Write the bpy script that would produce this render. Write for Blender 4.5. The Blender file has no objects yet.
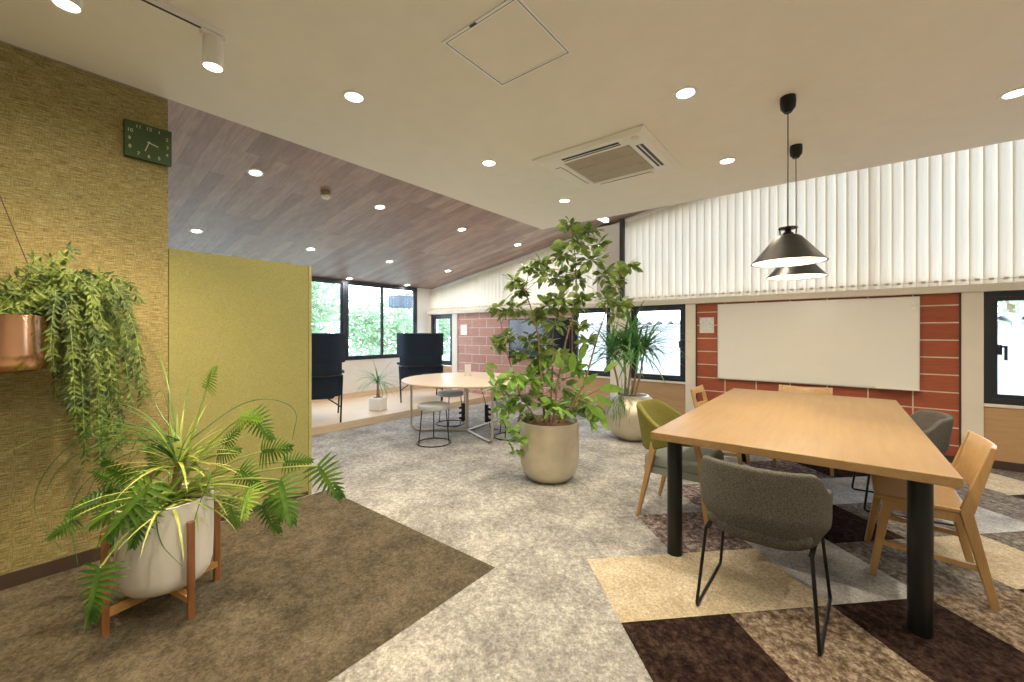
import bpy, bmesh, math, random
from mathutils import Vector, Matrix
random.seed(7)
PI = math.pi
R = math.radians
C = bpy.context.scene.collection
S = bpy.context.scene

# ------------------------------------------------------------------ materials
MATS = {}
def _nt(name):
    m = bpy.data.materials.new(name); m.use_nodes = True
    nt = m.node_tree; b = nt.nodes['Principled BSDF']
    MATS[name] = m
    return m, nt, b
def _coord(nt, scale=(1, 1, 1), rot=(0, 0, 0)):
    tc = nt.nodes.new('ShaderNodeTexCoord'); mp = nt.nodes.new('ShaderNodeMapping')
    mp.inputs['Scale'].default_value = scale; mp.inputs['Rotation'].default_value = rot
    nt.links.new(tc.outputs['Object'], mp.inputs['Vector'])
    return mp.outputs['Vector']
def _noise(nt, vec, scale, detail=4, rough=.6):
    n = nt.nodes.new('ShaderNodeTexNoise'); n.inputs['Scale'].default_value = scale
    n.inputs['Detail'].default_value = detail; n.inputs['Roughness'].default_value = rough
    nt.links.new(vec, n.inputs['Vector']); return n.outputs['Fac']
def _ramp(nt, fac, stops):
    r = nt.nodes.new('ShaderNodeValToRGB'); cr = r.color_ramp
    while len(cr.elements) < len(stops): cr.elements.new(.5)
    for e, (p, c) in zip(cr.elements, stops): e.position = p; e.color = (*c, 1)
    nt.links.new(fac, r.inputs['Fac']); return r.outputs['Color']
def _mix(nt, a, b, f, mode='MIX'):
    m = nt.nodes.new('ShaderNodeMix'); m.data_type = 'RGBA'; m.blend_type = mode
    for s, v in ((m.inputs[0], f), (m.inputs[6], a), (m.inputs[7], b)):
        if isinstance(v, (int, float)): s.default_value = v
        elif isinstance(v, tuple): s.default_value = (*v, 1)
        else: nt.links.new(v, s)
    return m.outputs[2]
def _bump(nt, b, h, strength=.3, dist=.01):
    n = nt.nodes.new('ShaderNodeBump'); n.inputs['Strength'].default_value = strength
    n.inputs['Distance'].default_value = dist
    nt.links.new(h, n.inputs['Height']); nt.links.new(n.outputs['Normal'], b.inputs['Normal'])

def plain(name, col, rough=.5, metal=0., var=.06, vs=6., spec=.5):
    m, nt, b = _nt(name)
    v = _coord(nt)
    f = _noise(nt, v, vs)
    lo = tuple(max(0, c * (1 - var)) for c in col); hi = tuple(min(1, c * (1 + var)) for c in col)
    nt.links.new(_ramp(nt, f, [(.3, lo), (.7, hi)]), b.inputs['Base Color'])
    b.inputs['Roughness'].default_value = rough; b.inputs['Metallic'].default_value = metal
    b.inputs['Specular IOR Level'].default_value = spec
    return m
def fabric(name, c1, c2, scale=250., bump=.4, rough=.95):
    m, nt, b = _nt(name)
    v = _coord(nt); f = _noise(nt, v, scale, 3, .7); g = _noise(nt, v, 7, 3, .6)
    col = _ramp(nt, f, [(.35, c1), (.65, c2)])
    col = _mix(nt, col, tuple(x * .8 for x in c1), _math(nt, 'MULTIPLY', g, .3))
    nt.links.new(col, b.inputs['Base Color']); b.inputs['Roughness'].default_value = rough
    b.inputs['Specular IOR Level'].default_value = .15
    _bump(nt, b, f, bump, .004); return m
def _math(nt, op, a, b=None):
    n = nt.nodes.new('ShaderNodeMath'); n.operation = op
    for i, v in enumerate((a, b)):
        if v is None: continue
        if isinstance(v, (int, float)): n.inputs[i].default_value = v
        else: nt.links.new(v, n.inputs[i])
    return n.outputs[0]
def wood(name, c1, c2, along='X', rough=.4, s=1.):
    m, nt, b = _nt(name)
    sc = {'X': (.6, 9, 9), 'Y': (9, .6, 9), 'Z': (9, 9, .6)}[along]
    v = _coord(nt, tuple(x * s for x in sc)); f = _noise(nt, v, 3.2, 6, .65); g = _noise(nt, v, 14, 3, .6)
    f = _math(nt, 'ADD', _math(nt, 'MULTIPLY', f, .7), _math(nt, 'MULTIPLY', g, .3))
    nt.links.new(_ramp(nt, f, [(.3, c1), (.7, c2)]), b.inputs['Base Color'])
    b.inputs['Roughness'].default_value = rough
    _bump(nt, b, g, .08, .002); return m
def carpet(name, c1, c2, c3, blot=3.2, speck=.5):
    m, nt, b = _nt(name)
    v = _coord(nt)
    big = _noise(nt, v, blot, 8, .72)
    v2 = _coord(nt, (1, 1, 1), (0, 0, R(45)))
    fine = _noise(nt, v2, 70, 4, .8)
    mid = _noise(nt, v2, 26, 5, .75)
    f = _math(nt, 'ADD', _math(nt, 'MULTIPLY', big, 1 - speck * .5), _math(nt, 'MULTIPLY', mid, speck * .5))
    col = _ramp(nt, f, [(.40, c1), (.5, c2), (.60, c3)])
    col = _mix(nt, col, _ramp(nt, fine, [(.36, (.45, .45, .45)), (.64, (1.5, 1.5, 1.5))]), .6, 'MULTIPLY')
    nt.links.new(col, b.inputs['Base Color']); b.inputs['Roughness'].default_value = 1
    b.inputs['Specular IOR Level'].default_value = .05
    _bump(nt, b, fine, .6, .008); return m
def emis(name, col, st):
    m, nt, b = _nt(name)
    b.inputs['Base Color'].default_value = (*col, 1)
    b.inputs['Emission Color'].default_value = (*col, 1); b.inputs['Emission Strength'].default_value = st
    return m
def leafmat(name, c1, c2, rough=.4, tr=.25):
    m, nt, b = _nt(name)
    f = _noise(nt, _coord(nt), 9, 2)
    col = _ramp(nt, f, [(.35, c1), (.65, c2)])
    nt.links.new(col, b.inputs['Base Color']); b.inputs['Roughness'].default_value = rough
    t = nt.nodes.new('ShaderNodeBsdfTranslucent'); nt.links.new(col, t.inputs['Color'])
    mx = nt.nodes.new('ShaderNodeMixShader'); mx.inputs[0].default_value = tr
    out = [n for n in nt.nodes if n.type == 'OUTPUT_MATERIAL'][0]
    nt.links.new(b.outputs[0], mx.inputs[1]); nt.links.new(t.outputs[0], mx.inputs[2]); nt.links.new(mx.outputs[0], out.inputs[0])
    return m
def glassmat(name, tint=(.95, .98, 1.), gl=.06):
    m, nt, b = _nt(name)
    t = nt.nodes.new('ShaderNodeBsdfTransparent'); t.inputs[0].default_value = (*tint, 1)
    g = nt.nodes.new('ShaderNodeBsdfGlossy'); g.inputs['Roughness'].default_value = .03
    mx = nt.nodes.new('ShaderNodeMixShader'); mx.inputs[0].default_value = gl
    out = [n for n in nt.nodes if n.type == 'OUTPUT_MATERIAL'][0]
    nt.links.new(t.outputs[0], mx.inputs[1]); nt.links.new(g.outputs[0], mx.inputs[2]); nt.links.new(mx.outputs[0], out.inputs[0])
    return m

CEIL = plain('ceiling_paint', (.88, .84, .76), .9, var=.02)
WHITE = plain('white_paint', (.85, .83, .78), .5, var=.02)
BEIGE = plain('beige_paint', (.76, .70, .60), .6, var=.03)
OFFW = plain('warm_white_wall', (.82, .79, .73), .9, var=.02)
DARKF = plain('dark_window_frame', (.012, .016, .024), .4)
BLACK = plain('black_metal', (.006, .006, .007), .4, 0., spec=.3)
BLACKG = plain('black_gloss', (.006, .006, .006), .38, spec=.35)
HATCHW = plain('hatch_white', (.95, .95, .95), .5, var=.01)
STEEL = plain('brushed_steel', (.55, .5, .42), .3, .9)
COPPER = plain('copper', (.66, .35, .19), .18, 1., var=.1)
BASEB = plain('dark_baseboard', (.05, .03, .022), .6)
OAK = wood('oak_table', (.255, .148, .055), (.335, .21, .088), 'Y', .42)
OAKC = wood('oak_chair', (.38, .21, .072), (.50, .31, .13), 'Z', .4, 1.6)
OAKP = wood('oak_platform', (.62, .45, .28), (.80, .64, .45), 'Y', .3)
OAKW = wood('oak_wall_panel', (.40, .235, .11), (.55, .34, .17), 'X', .5)
WALN = wood('walnut_stand', (.20, .075, .025), (.33, .14, .05), 'Z', .45, 2)
BTOP = wood('birch_top', (.72, .55, .38), (.85, .70, .52), 'X', .35)
GREY = fabric('charcoal_tweed', (.032, .031, .028), (.20, .185, .16), 260, .5)
NAVY = fabric('navy_fabric', (.010, .016, .028), (.026, .038, .058), 260, .3)
OLIV = fabric('olive_velvet', (.11, .105, .018), (.22, .205, .05), 200, .2, .7)
SAGE = fabric('sage_grey_fabric', (.20, .23, .21), (.32, .35, .32), 260, .3)
STOOLF = fabric('pale_grey_felt', (.45, .48, .50), (.62, .64, .64), 260, .3)
SOIL = plain('bark_soil', (.16, .08, .04), 1., var=.6, vs=40)
BARK = plain('grey_brown_bark', (.27, .17, .09), .9, var=.3, vs=30)
GREEN = plain('dark_green_plastic', (.028, .062, .014), .55, var=.03)
DIGIT = plain('cream_digits', (.6, .6, .38), .5)
LENS = emis('lamp_lens', (1., .93, .80), 14)
PENDIN = plain('shade_enamel_inside', (.9, .86, .78), .4)
BULB = emis('bulb', (1., .86, .66), 18)
L_FIC = leafmat('ficus_leaf', (.11, .19, .04), (.26, .36, .10))
L_FICB = leafmat('ficus_leaf_bright', (.14, .32, .04), (.28, .48, .08))
L_DRAC = leafmat('dracaena_leaf', (.05, .18, .05), (.15, .32, .10))
L_PHIL = leafmat('philodendron_leaf', (.04, .13, .015), (.13, .27, .03))
L_PHILB = leafmat('young_philodendron_leaf', (.16, .34, .03), (.30, .47, .06))
L_YEL = leafmat('striped_strap_leaf', (.30, .42, .06), (.55, .60, .18))
L_FERN = leafmat('fern_leaflet', (.022, .062, .010), (.15, .22, .03), .65)
L_STEM = leafmat('green_stem', (.25, .38, .06), (.38, .48, .12), .5, .05)
L_TREE = leafmat('tree_leaf', (.26, .38, .20), (.45, .58, .34), .6, .4)
GLASS = glassmat('window_glass')
SCREEN = plain('screen_black', (.01, .012, .02), .12)
WB = plain('whiteboard_enamel', (.84, .82, .77), .25, var=.01)
ALU = plain('aluminium', (.7, .7, .68), .35, .8)
PAPER = None

def mk_paper():
    m, nt, b = _nt('printed_notice')
    v = _coord(nt, (9, 9, 34)); f = _noise(nt, v, 3, 4, .7)
    nt.links.new(_ramp(nt, f, [(.45, (.8, .79, .74)), (.62, (.50, .50, .55))]), b.inputs['Base Color']); return m
PAPER = mk_paper()
def mk_planks():
    m, nt, b = _nt('ceiling_planks')
    tc = nt.nodes.new('ShaderNodeTexCoord')
    bt = nt.nodes.new('ShaderNodeTexBrick')
    bt.inputs['Scale'].default_value = 1; bt.inputs['Brick Width'].default_value = 1.3; bt.inputs['Row Height'].default_value = .12
    bt.inputs['Mortar Size'].default_value = .0012; bt.inputs['Color1'].default_value = (.2, .2, .2, 1); bt.inputs['Color2'].default_value = (.8, .8, .8, 1)
    bt.inputs['Mortar'].default_value = (.05, .05, .05, 1); bt.inputs['Bias'].default_value = 0; bt.offset = .37
    nt.links.new(tc.outputs['Object'], bt.inputs['Vector'])
    v = _coord(nt, (1.3, 14, 1)); g = _noise(nt, v, 3.5, 6, .7); g2 = _noise(nt, _coord(nt, (.9, 2.5, 1)), 5, 3, .6)
    f = _math(nt, 'ADD', _math(nt, 'MULTIPLY', bt.outputs['Color'], .30), _math(nt, 'MULTIPLY', g, .45))
    f = _math(nt, 'ADD', f, _math(nt, 'MULTIPLY', g2, .25))
    col = _ramp(nt, f, [(.28, (.14, .08, .072)), (.5, (.33, .215, .185)), (.72, (.54, .40, .35))])
    nt.links.new(col, b.inputs['Base Color']); b.inputs['Roughness'].default_value = .46; b.inputs['Specular IOR Level'].default_value = .9
    return m
PLANK = mk_planks()
def mk_weave():
    m, nt, b = _nt('woven_wallcovering')
    h = _noise(nt, _coord(nt, (1, 5, 120)), 3, 4, .75); v = _noise(nt, _coord(nt, (1, 130, 8)), 3, 4, .75)
    f = _math(nt, 'ADD', _math(nt, 'MULTIPLY', h, .66), _math(nt, 'MULTIPLY', v, .34))
    nt.links.new(_ramp(nt, f, [(.38, (.085, .064, .022)), (.5, (.27, .22, .085)), (.62, (.53, .46, .23))]), b.inputs['Base Color'])
    b.inputs['Roughness'].default_value = .85; b.inputs['Specular IOR Level'].default_value = .2
    _bump(nt, b, f, .35, .01); return m
WEAVE = mk_weave()
PARTF = fabric('olive_panel_fabric', (.235, .225, .078), (.36, .345, .135), 170, .35)
def mk_brick(name, c1, c2, mort, bw, rh, off, ox, oz):
    m, nt, b = _nt(name)
    tc = nt.nodes.new('ShaderNodeTexCoord'); mp = nt.nodes.new('ShaderNodeMapping')
    mp.vector_type = 'POINT'; mp.inputs['Rotation'].default_value = (R(-90), 0, 0); mp.inputs['Location'].default_value = (ox, oz, 0)
    nt.links.new(tc.outputs['Object'], mp.inputs['Vector'])
    bt = nt.nodes.new('ShaderNodeTexBrick'); bt.offset = off; bt.inputs['Scale'].default_value = 1
    bt.inputs['Brick Width'].default_value = bw; bt.inputs['Row Height'].default_value = rh; bt.inputs['Mortar Size'].default_value = .006
    bt.inputs['Mortar Smooth'].default_value = .1
    bt.inputs['Color1'].default_value = (*c1, 1); bt.inputs['Color2'].default_value = (*c2, 1); bt.inputs['Mortar'].default_value = (*mort, 1)
    nt.links.new(mp.outputs[0], bt.inputs['Vector'])
    n = _noise(nt, _coord(nt, (2, 2, 14)), 4, 4, .7)
    col = _mix(nt, bt.outputs['Color'], _ramp(nt, n, [(.3, (.7, .68, .66)), (.7, (1.2, 1.2, 1.2))]), .6, 'MULTIPLY')
    nt.links.new(col, b.inputs['Base Color']); b.inputs['Roughness'].default_value = .7
    inv = _math(nt, 'SUBTRACT', 1., bt.outputs['Fac']); _bump(nt, b, inv, .4, .006)
    return m
BRICK = mk_brick('terracotta_blocks', (.30, .062, .024), (.37, .085, .034), (.66, .56, .42), .355, .1755, 0., .102, .0)
BRICK2 = mk_brick('skylit_terracotta_blocks', (.46, .23, .18), (.54, .29, .23), (.72, .62, .56), .39, .1755, .5, .1, .0)  # pinkish light from the sky is put into the block colours
def mk_slat():
    m, nt, b = _nt('blind_fabric')
    f = _noise(nt, _coord(nt, (1, 1, .2)), 5, 2)
    col = _ramp(nt, f, [(.3, (.80, .70, .55)), (.7, (.86, .77, .62))])
    nt.links.new(col, b.inputs['Base Color']); b.inputs['Roughness'].default_value = .9
    t = nt.nodes.new('ShaderNodeBsdfTranslucent'); nt.links.new(col, t.inputs['Color'])
    mx = nt.nodes.new('ShaderNodeMixShader'); mx.inputs[0].default_value = .20
    out = [n for n in nt.nodes if n.type == 'OUTPUT_MATERIAL'][0]
    nt.links.new(b.outputs[0], mx.inputs[1]); nt.links.new(t.outputs[0], mx.inputs[2]); nt.links.new(mx.outputs[0], out.inputs[0])
    return m
SLAT = mk_slat()
CP_BASE = carpet('carpet_light_grey', (.20, .193, .185), (.34, .33, .31), (.56, .545, .50), 3.2, 1.)
CP_BROWN = carpet('carpet_taupe', (.058, .048, .033), (.095, .079, .054), (.14, .117, .08), 5, .9)
CP_CREAM = carpet('carpet_cream', (.45, .365, .235), (.58, .48, .33), (.70, .61, .44), 3)
CP_DARK = carpet('carpet_dark_brown', (.008, .004, .004), (.026, .015, .012), (.060, .036, .026), 5, 1.3)
CP_MOT = carpet('carpet_mottled_brown', (.07, .045, .03), (.20, .145, .10), (.42, .34, .25), 5, 1.5)
CP_GREY = carpet('carpet_grey_brown', (.08, .068, .058), (.19, .165, .14), (.35, .31, .27), 5, 1.4)
CP_PURP = carpet('carpet_mauve_brown', (.05, .034, .034), (.18, .135, .125), (.42, .36, .33), 5, 1.5)
CP_LIGHT = carpet('carpet_pale_grey_skylit', (.33, .33, .33), (.50, .50, .49), (.66, .65, .61), 3)  # pale tiles; on one cream tile the skylight is put into the colour
GRASS = carpet('lawn', (.22, .25, .19), (.3, .32, .25), (.36, .38, .3), 2)
SIDING = plain('white_siding', (.86, .88, .90), .7, var=.02)

# ------------------------------------------------------------------ geometry helpers
class B:
    def __init__(s): s.bm = bmesh.new()
    def box(s, x0, x1, y0, y1, z0, z1, bev=0., seg=2, mi=0):
        r = bmesh.ops.create_cube(s.bm, size=1); vs = r['verts']
        bmesh.ops.scale(s.bm, vec=(abs(x1 - x0), abs(y1 - y0), abs(z1 - z0)), verts=vs)
        bmesh.ops.translate(s.bm, vec=((x0 + x1) / 2, (y0 + y1) / 2, (z0 + z1) / 2), verts=vs)
        if bev:
            es = list({e for v in vs for e in v.link_edges})
            bmesh.ops.bevel(s.bm, geom=es, offset=bev, segments=seg, affect='EDGES', profile=.5)
        return s
    def bar(s, p0, p1, w, d, w1=None, d1=None, bev=0.):
        """square-section bar between two points, section w (x-ish) by d (y-ish)"""
        p0 = Vector(p0); p1 = Vector(p1); w1 = w1 or w; d1 = d1 or d
        a = (p1 - p0).normalized()
        ref = Vector((1, 0, 0)) if abs(a.x) < .8 else Vector((0, 0, 1))
        u = (ref - a * ref.dot(a)).normalized(); v = a.cross(u)
        q = []
        for p, ww, dd in ((p0, w, d), (p1, w1, d1)):
            q.append([s.bm.verts.new(p + u * sx * ww / 2 + v * sy * dd / 2) for sx, sy in ((-1, -1), (1, -1), (1, 1), (-1, 1))])
        fs = [s.bm.faces.new(q[0][::-1]), s.bm.faces.new(q[1])]
        for i in range(4): fs.append(s.bm.faces.new((q[0][i], q[0][(i + 1) % 4], q[1][(i + 1) % 4], q[1][i])))
        if bev:
            es = list({e for f in fs for e in f.edges})
            bmesh.ops.bevel(s.bm, geom=es, offset=bev, segments=2, affect='EDGES', profile=.5)
        return s
    def tube(s, pts, r, n=8, closed=False, r1=None, fil=0.):
        P = [Vector(p) for p in pts]
        if fil and not closed and len(P) > 2:
            Q = [P[0]]
            for i in range(1, len(P) - 1):
                a = P[i - 1] - P[i]; b = P[i + 1] - P[i]; f = min(fil, a.length * .45, b.length * .45)
                A = P[i] + a.normalized() * f; D = P[i] + b.normalized() * f
                for t in (0, .25, .5, .75, 1): Q.append(A * (1 - t) ** 2 + P[i] * 2 * t * (1 - t) + D * t * t)
            P = Q + [P[-1]]
        m = len(P); rings = []; prev = None
        for i, p in enumerate(P):
            if closed: t = (P[(i + 1) % m] - P[i - 1]).normalized()
            else: t = (P[min(i + 1, m - 1)] - P[max(i - 1, 0)]).normalized()
            if prev is None:
                ref = Vector((0, 0, 1)) if abs(t.z) < .9 else Vector((1, 0, 0)); u = t.cross(ref).normalized()
            else: u = (prev - t * prev.dot(t)).normalized()
            prev = u; v = t.cross(u); rr = r if r1 is None else r + (r1 - r) * i / (m - 1)
            rings.append([s.bm.verts.new(p + (u * math.cos(2 * PI * k / n) + v * math.sin(2 * PI * k / n)) * rr) for k in range(n)])
        for i in range(m if closed else m - 1):
            a = rings[i]; b = rings[(i + 1) % m]
            for k in range(n): s.bm.faces.new((a[k], a[(k + 1) % n], b[(k + 1) % n], b[k]))
        if not closed:
            s.bm.faces.new(rings[0][::-1]); s.bm.faces.new(rings[-1])
        return s
    def lathe(s, prof, c=(0, 0), n=40):
        rings = []
        for r, z in prof:
            if r < 1e-5: rings.append([s.bm.verts.new((c[0], c[1], z))])
            else: rings.append([s.bm.verts.new((c[0] + r * math.cos(2 * PI * k / n), c[1] + r * math.sin(2 * PI * k / n), z)) for k in range(n)])
        for a, b in zip(rings, rings[1:]):
            for k in range(n):
                k2 = (k + 1) % n
                if len(a) == 1 and len(b) > 1: s.bm.faces.new((a[0], b[k2], b[k]))
                elif len(b) == 1 and len(a) > 1: s.bm.faces.new((a[k], a[k2], b[0]))
                elif len(a) > 1: s.bm.faces.new((a[k], a[k2], b[k2], b[k]))
        return s
    def poly(s, pts, mi=0):
        f = s.bm.faces.new([s.bm.verts.new(p) for p in pts]); f.material_index = mi; return s
    def grid(s, fn, nu, nv, closed_u=False):
        g = [[s.bm.verts.new(fn(i / nu, j / nv)) for j in range(nv + 1)] for i in range(nu + (0 if closed_u else 1))]
        n = len(g)
        for i in range(n if closed_u else n - 1):
            for j in range(nv):
                s.bm.faces.new((g[i][j], g[(i + 1) % n][j], g[(i + 1) % n][j + 1], g[i][j + 1]))
        return s
    def leaf(s, p, d, up, L, W, droop=.3, n=4, kind='oval', fold=.25, mi=0):
        p = Vector(p); d = Vector(d).normalized(); side = d.cross(Vector(up))
        if side.length < 1e-3: side = d.cross(Vector((1, .3, 0)))
        side.normalize(); nrm = side.cross(d).normalized(); prev = None; pos = p.copy(); cd = d.copy()
        for i in range(n + 1):
            t = i / n
            if kind == 'oval': w = math.sin(PI * min(1, t * .94 + .06)) ** .75 * (1 - .25 * t)
            elif kind == 'strap': w = min(1, .55 + t * 2) * (1 - t) ** .55
            else: w = math.sin(PI * t ** .7)
            w *= W / 2
            row = [s.bm.verts.new(pos - side * w + nrm * w * fold), s.bm.verts.new(pos), s.bm.verts.new(pos + side * w + nrm * w * fold)]
            if prev:
                for a in (0, 1):
                    f = s.bm.faces.new((prev[a], prev[a + 1], row[a + 1], row[a])); f.material_index = mi
            prev = row
            cd = (cd + Vector((0, 0, -droop / n))).normalized(); nrm = side.cross(cd).normalized()
            pos = pos + cd * L / n
        return s

def rootloc(o):
    v = Vector((0, 0, 0))
    while o: v += o.location; o = o.parent
    return v
def obj(name, b, mat, parent=None, smooth=False, world=True, mods=(), autos=None):
    if parent is not None and world:
        bmesh.ops.translate(b.bm, vec=-rootloc(parent), verts=b.bm.verts)
    bmesh.ops.recalc_face_normals(b.bm, faces=b.bm.faces) if not getattr(b, 'norec', False) else None
    me = bpy.data.meshes.new(name); b.bm.to_mesh(me); b.bm.free()
    o = bpy.data.objects.new(name, me); C.objects.link(o)
    for m in (mat if isinstance(mat, (list, tuple)) else [mat]): me.materials.append(m)
    if smooth:
        for p in me.polygons: p.use_smooth = True
        if smooth != 'all':
            try: me.set_sharp_from_angle(angle=R(38))
            except Exception: pass
    if parent is not None: o.parent = parent
    for kind, kw in mods:
        md = o.modifiers.new(kind.lower(), kind)
        for k, v in kw.items(): setattr(md, k, v)
    return o
def tag(o, label, cat, group=None):
    o['label'] = label; o['category'] = cat
    if group: o['group'] = group
    return o
def thing(name, label, cat, loc=(0, 0, 0), rotz=0, group=None):
    o = bpy.data.objects.new(name, None); C.objects.link(o); o.empty_display_size = .1
    o.location = loc; o.rotation_euler = (0, 0, rotz); return tag(o, label, cat, group)
def struct(name, b, mat, **kw):
    o = obj(name, b, mat, **kw); o['kind'] = 'structure'; return o
def sroot(name, loc=(0, 0, 0)):
    o = bpy.data.objects.new(name, None); C.objects.link(o); o.location = loc; o['kind'] = 'structure'; return o
def dup(root, loc, rotz=0, label=None, group=None):
    r = root.copy(); C.objects.link(r); r.location = loc; r.rotation_euler = (0, 0, rotz)
    if label: r['label'] = label
    if group: r['group'] = group
    def rec(src, dst):
        for ch in list(src.children):
            c = ch.copy(); C.objects.link(c); c.parent = dst; rec(ch, c)
    rec(root, r); return r

# ------------------------------------------------------------------ room constants
WY = 5.97          # inner face of the brick / blind wall
WX = -7.05         # inner face of the far window wall
LX = -3.32         # woven wall face
def cz(x): return 2.27 + .175 * (x - WX)   # sloped timber ceiling height
CH = 2.77

# ------------------------------------------------------------------ floor
b = B()
b.poly([(-7.4, -2.6, 0), (3.1, -2.6, 0), (3.1, 6.3, 0), (-7.4, 6.3, 0)], 0)
b.poly([(LX, -2.5, .002), (-1.49, -2.5, .002), (-1.49, 1.73, .002), (LX, 1.73, .002)], 1)
TM = {(0, -1): 3, (1, -1): 4, (2, -1): 3, (3, -1): 4, (4, -1): 3, (0, -2): 4, (1, -2): 3, (2, -2): 2, (3, -2): 5,
      (0, 0): 2, (1, 0): 2, (2, 0): 7, (3, 0): 5, (4, 0): 2, (5, 0): 5, (6, 0): 3,
      (1, 1): 6, (2, 1): 7, (3, 1): 3, (4, 1): 5, (5, 1): 7, (6, 1): 5, (7, 1): 3, (8, 1): 2,
      (2, 2): 6, (3, 2): 7, (4, 2): 7, (5, 2): 7, (6, 2): 5, (7, 2): 2, (8, 2): 5,
      (3, 3): 7, (4, 3): 6, (5, 3): 3, (6, 3): 7, (7, 3): 5, (8, 3): 4, (5, 4): 5, (6, 4): 6, (7, 4): 2}
def clip(poly, x1, y1):
    for ax, lim in ((0, x1), (1, y1)):
        out = []
        for i in range(len(poly)):
            p, q = poly[i - 1], poly[i]
            if (p[ax] <= lim) != (q[ax] <= lim):
                t = (lim - p[ax]) / (q[ax] - p[ax]); out.append(tuple(p[k] + (q[k] - p[k]) * t for k in (0, 1)))
            if q[ax] <= lim: out.append(q)
        poly = out
    return poly
for (i, j), mi in TM.items():
    q = []
    for di, dj in ((0, 0), (1, 0), (1, 1), (0, 1)):
        a_ = .987 + .735 * (i + di); b_ = 2.515 + .735 * (j + dj)
        q.append(((a_ - b_) / 2, (a_ + b_) / 2))
    q = clip(q, 3.0, WY)
    if len(q) > 2: b.poly([(x, y, .002) for x, y in q], mi)
struct('floor', b, [CP_BASE, CP_BROWN, CP_CREAM, CP_DARK, CP_MOT, CP_GREY, CP_PURP, CP_LIGHT])

# ------------------------------------------------------------------ walls
struct('wall_left', B().box(LX - .12, LX, -2.5, .69, 0, CH), WEAVE)
struct('baseboard_left', B().box(LX, LX + .012, -2.5, .69, 0, .075), BASEB)
struct('wall_front', B().box(-7.3, 3.1, -2.6, -2.5, 0, 4.1), OFFW)
struct('wall_right', B().box(3.0, 3.1, -2.5, 6.2, 0, 4.2), OFFW)
# dropped ceiling
b = B(); b.box(-3.30, 3.0, -2.5, 4.85, CH, CH + .22)
struct('ceiling', b, CEIL)
# sloped timber ceiling
b = B()
x0, x1 = WX - .25, 3.0
v = []
for z in (0, .08):
    v.append([(x0, -2.5, cz(x0) + z), (x1, -2.5, cz(x1) + z), (x1, 6.2, cz(x1) + z), (x0, 6.2, cz(x0) + z)])
b.poly(v[0]); b.poly(v[1])
for i in range(4): b.poly([v[0][i], v[0][(i + 1) % 4], v[1][(i + 1) % 4], v[1][i]])
bmesh.ops.remove_doubles(b.bm, verts=b.bm.verts, dist=1e-4)
struct('ceiling_sloped', b, PLANK)

# far window wall
b = B()
b.box(WX - .15, WX, -2.5, WY, 0, .80)
b.box(WX - .15, WX, 5.63, WY + .15, .80, cz(WX) - .004)
b.box(WX - .15, WX, -2.5, 1.2, .80, cz(WX) - .004)
struct('wall_window_side', b, OFFW)
def glazed(name, axis, pos, a0, a1, z0, z1, fw, parts, depth=.08, sash=None, handle=None, sill=None):
    """window in a wall: axis 'x' lies in the plane x=pos and spans y a0..a1"""
    root = sroot(name, ((pos, (a0 + a1) / 2, z0) if axis == 'x' else ((a0 + a1) / 2, pos, z0)))
    def bx(b, u0, u1, d0, d1, w0, w1, bev=0):
        if axis == 'x': b.box(pos + d0, pos + d1, u0, u1, w0, w1, bev)
        else: b.box(u0, u1, pos - d1, pos - d0, w0, w1, bev)
    b = B()
    bx(b, a0, a0 + fw, -depth, .01, z0, z1); bx(b, a1 - fw, a1, -depth, .01, z0, z1)
    bx(b, a0 + fw, a1 - fw, -depth, .01, z0, z0 + fw); bx(b, a0 + fw, a1 - fw, -depth, .01, z1 - fw, z1)
    obj('window_frame', b, DARKF, root)
    cuts = [a0 + fw] + list(parts) + [a1 - fw]
    for i, (c0, c1) in enumerate(zip(cuts, cuts[1:])):
        sw = sash or .03
        b = B(); dd = -.035 - .0 * i
        bx(b, c0 + .002, c0 + sw, dd, dd + .03, z0 + fw, z1 - fw); bx(b, c1 - sw, c1 - .002, dd, dd + .03, z0 + fw, z1 - fw)
        bx(b, c0 + sw, c1 - sw, dd, dd + .03, z0 + fw, z0 + fw + sw); bx(b, c0 + sw, c1 - sw, dd, dd + .03, z1 - fw - sw, z1 - fw)
        sa = obj('sash', b, DARKF, root)
        b = B(); bx(b, c0 + sw, c1 - sw, dd + .012, dd + .018, z0 + fw + sw, z1 - fw - sw); obj('pane', b, GLASS, sa)
    if handle is not None:
        b = B(); hz = (z0 + z1) / 2 - .02
        bx(b, handle - .014, handle + .014, .0, .018, hz - .05, hz + .05, .004)
        bx(b, handle - .010 + .0, handle + .010, .018, .045, hz + .02, hz + .04, .003)
        bx(b, handle + .02, handle + .042, .03, .045, hz - .10, hz + .04, .003); bx(b, handle - .01, handle + .03, .03, .045, hz + .02, hz + .04, .003)
        obj('handle', b, DARKF, root)
    if sill:
        b = B(); bx(b, a0 - .0, a1 + .0, 0, sill, z0 - .03, z0, .004); obj('sill', b, BEIGE, root)
    return root
ctop = cz(WX) - .006
glazed('window_1', 'x', WX, 1.2, 3.992, .80, ctop, .05, (2.55,), sash=.03)
glazed('window_2', 'x', WX, 3.996, 5.63, .80, ctop, .05, (4.78,), sash=.025)
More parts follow.
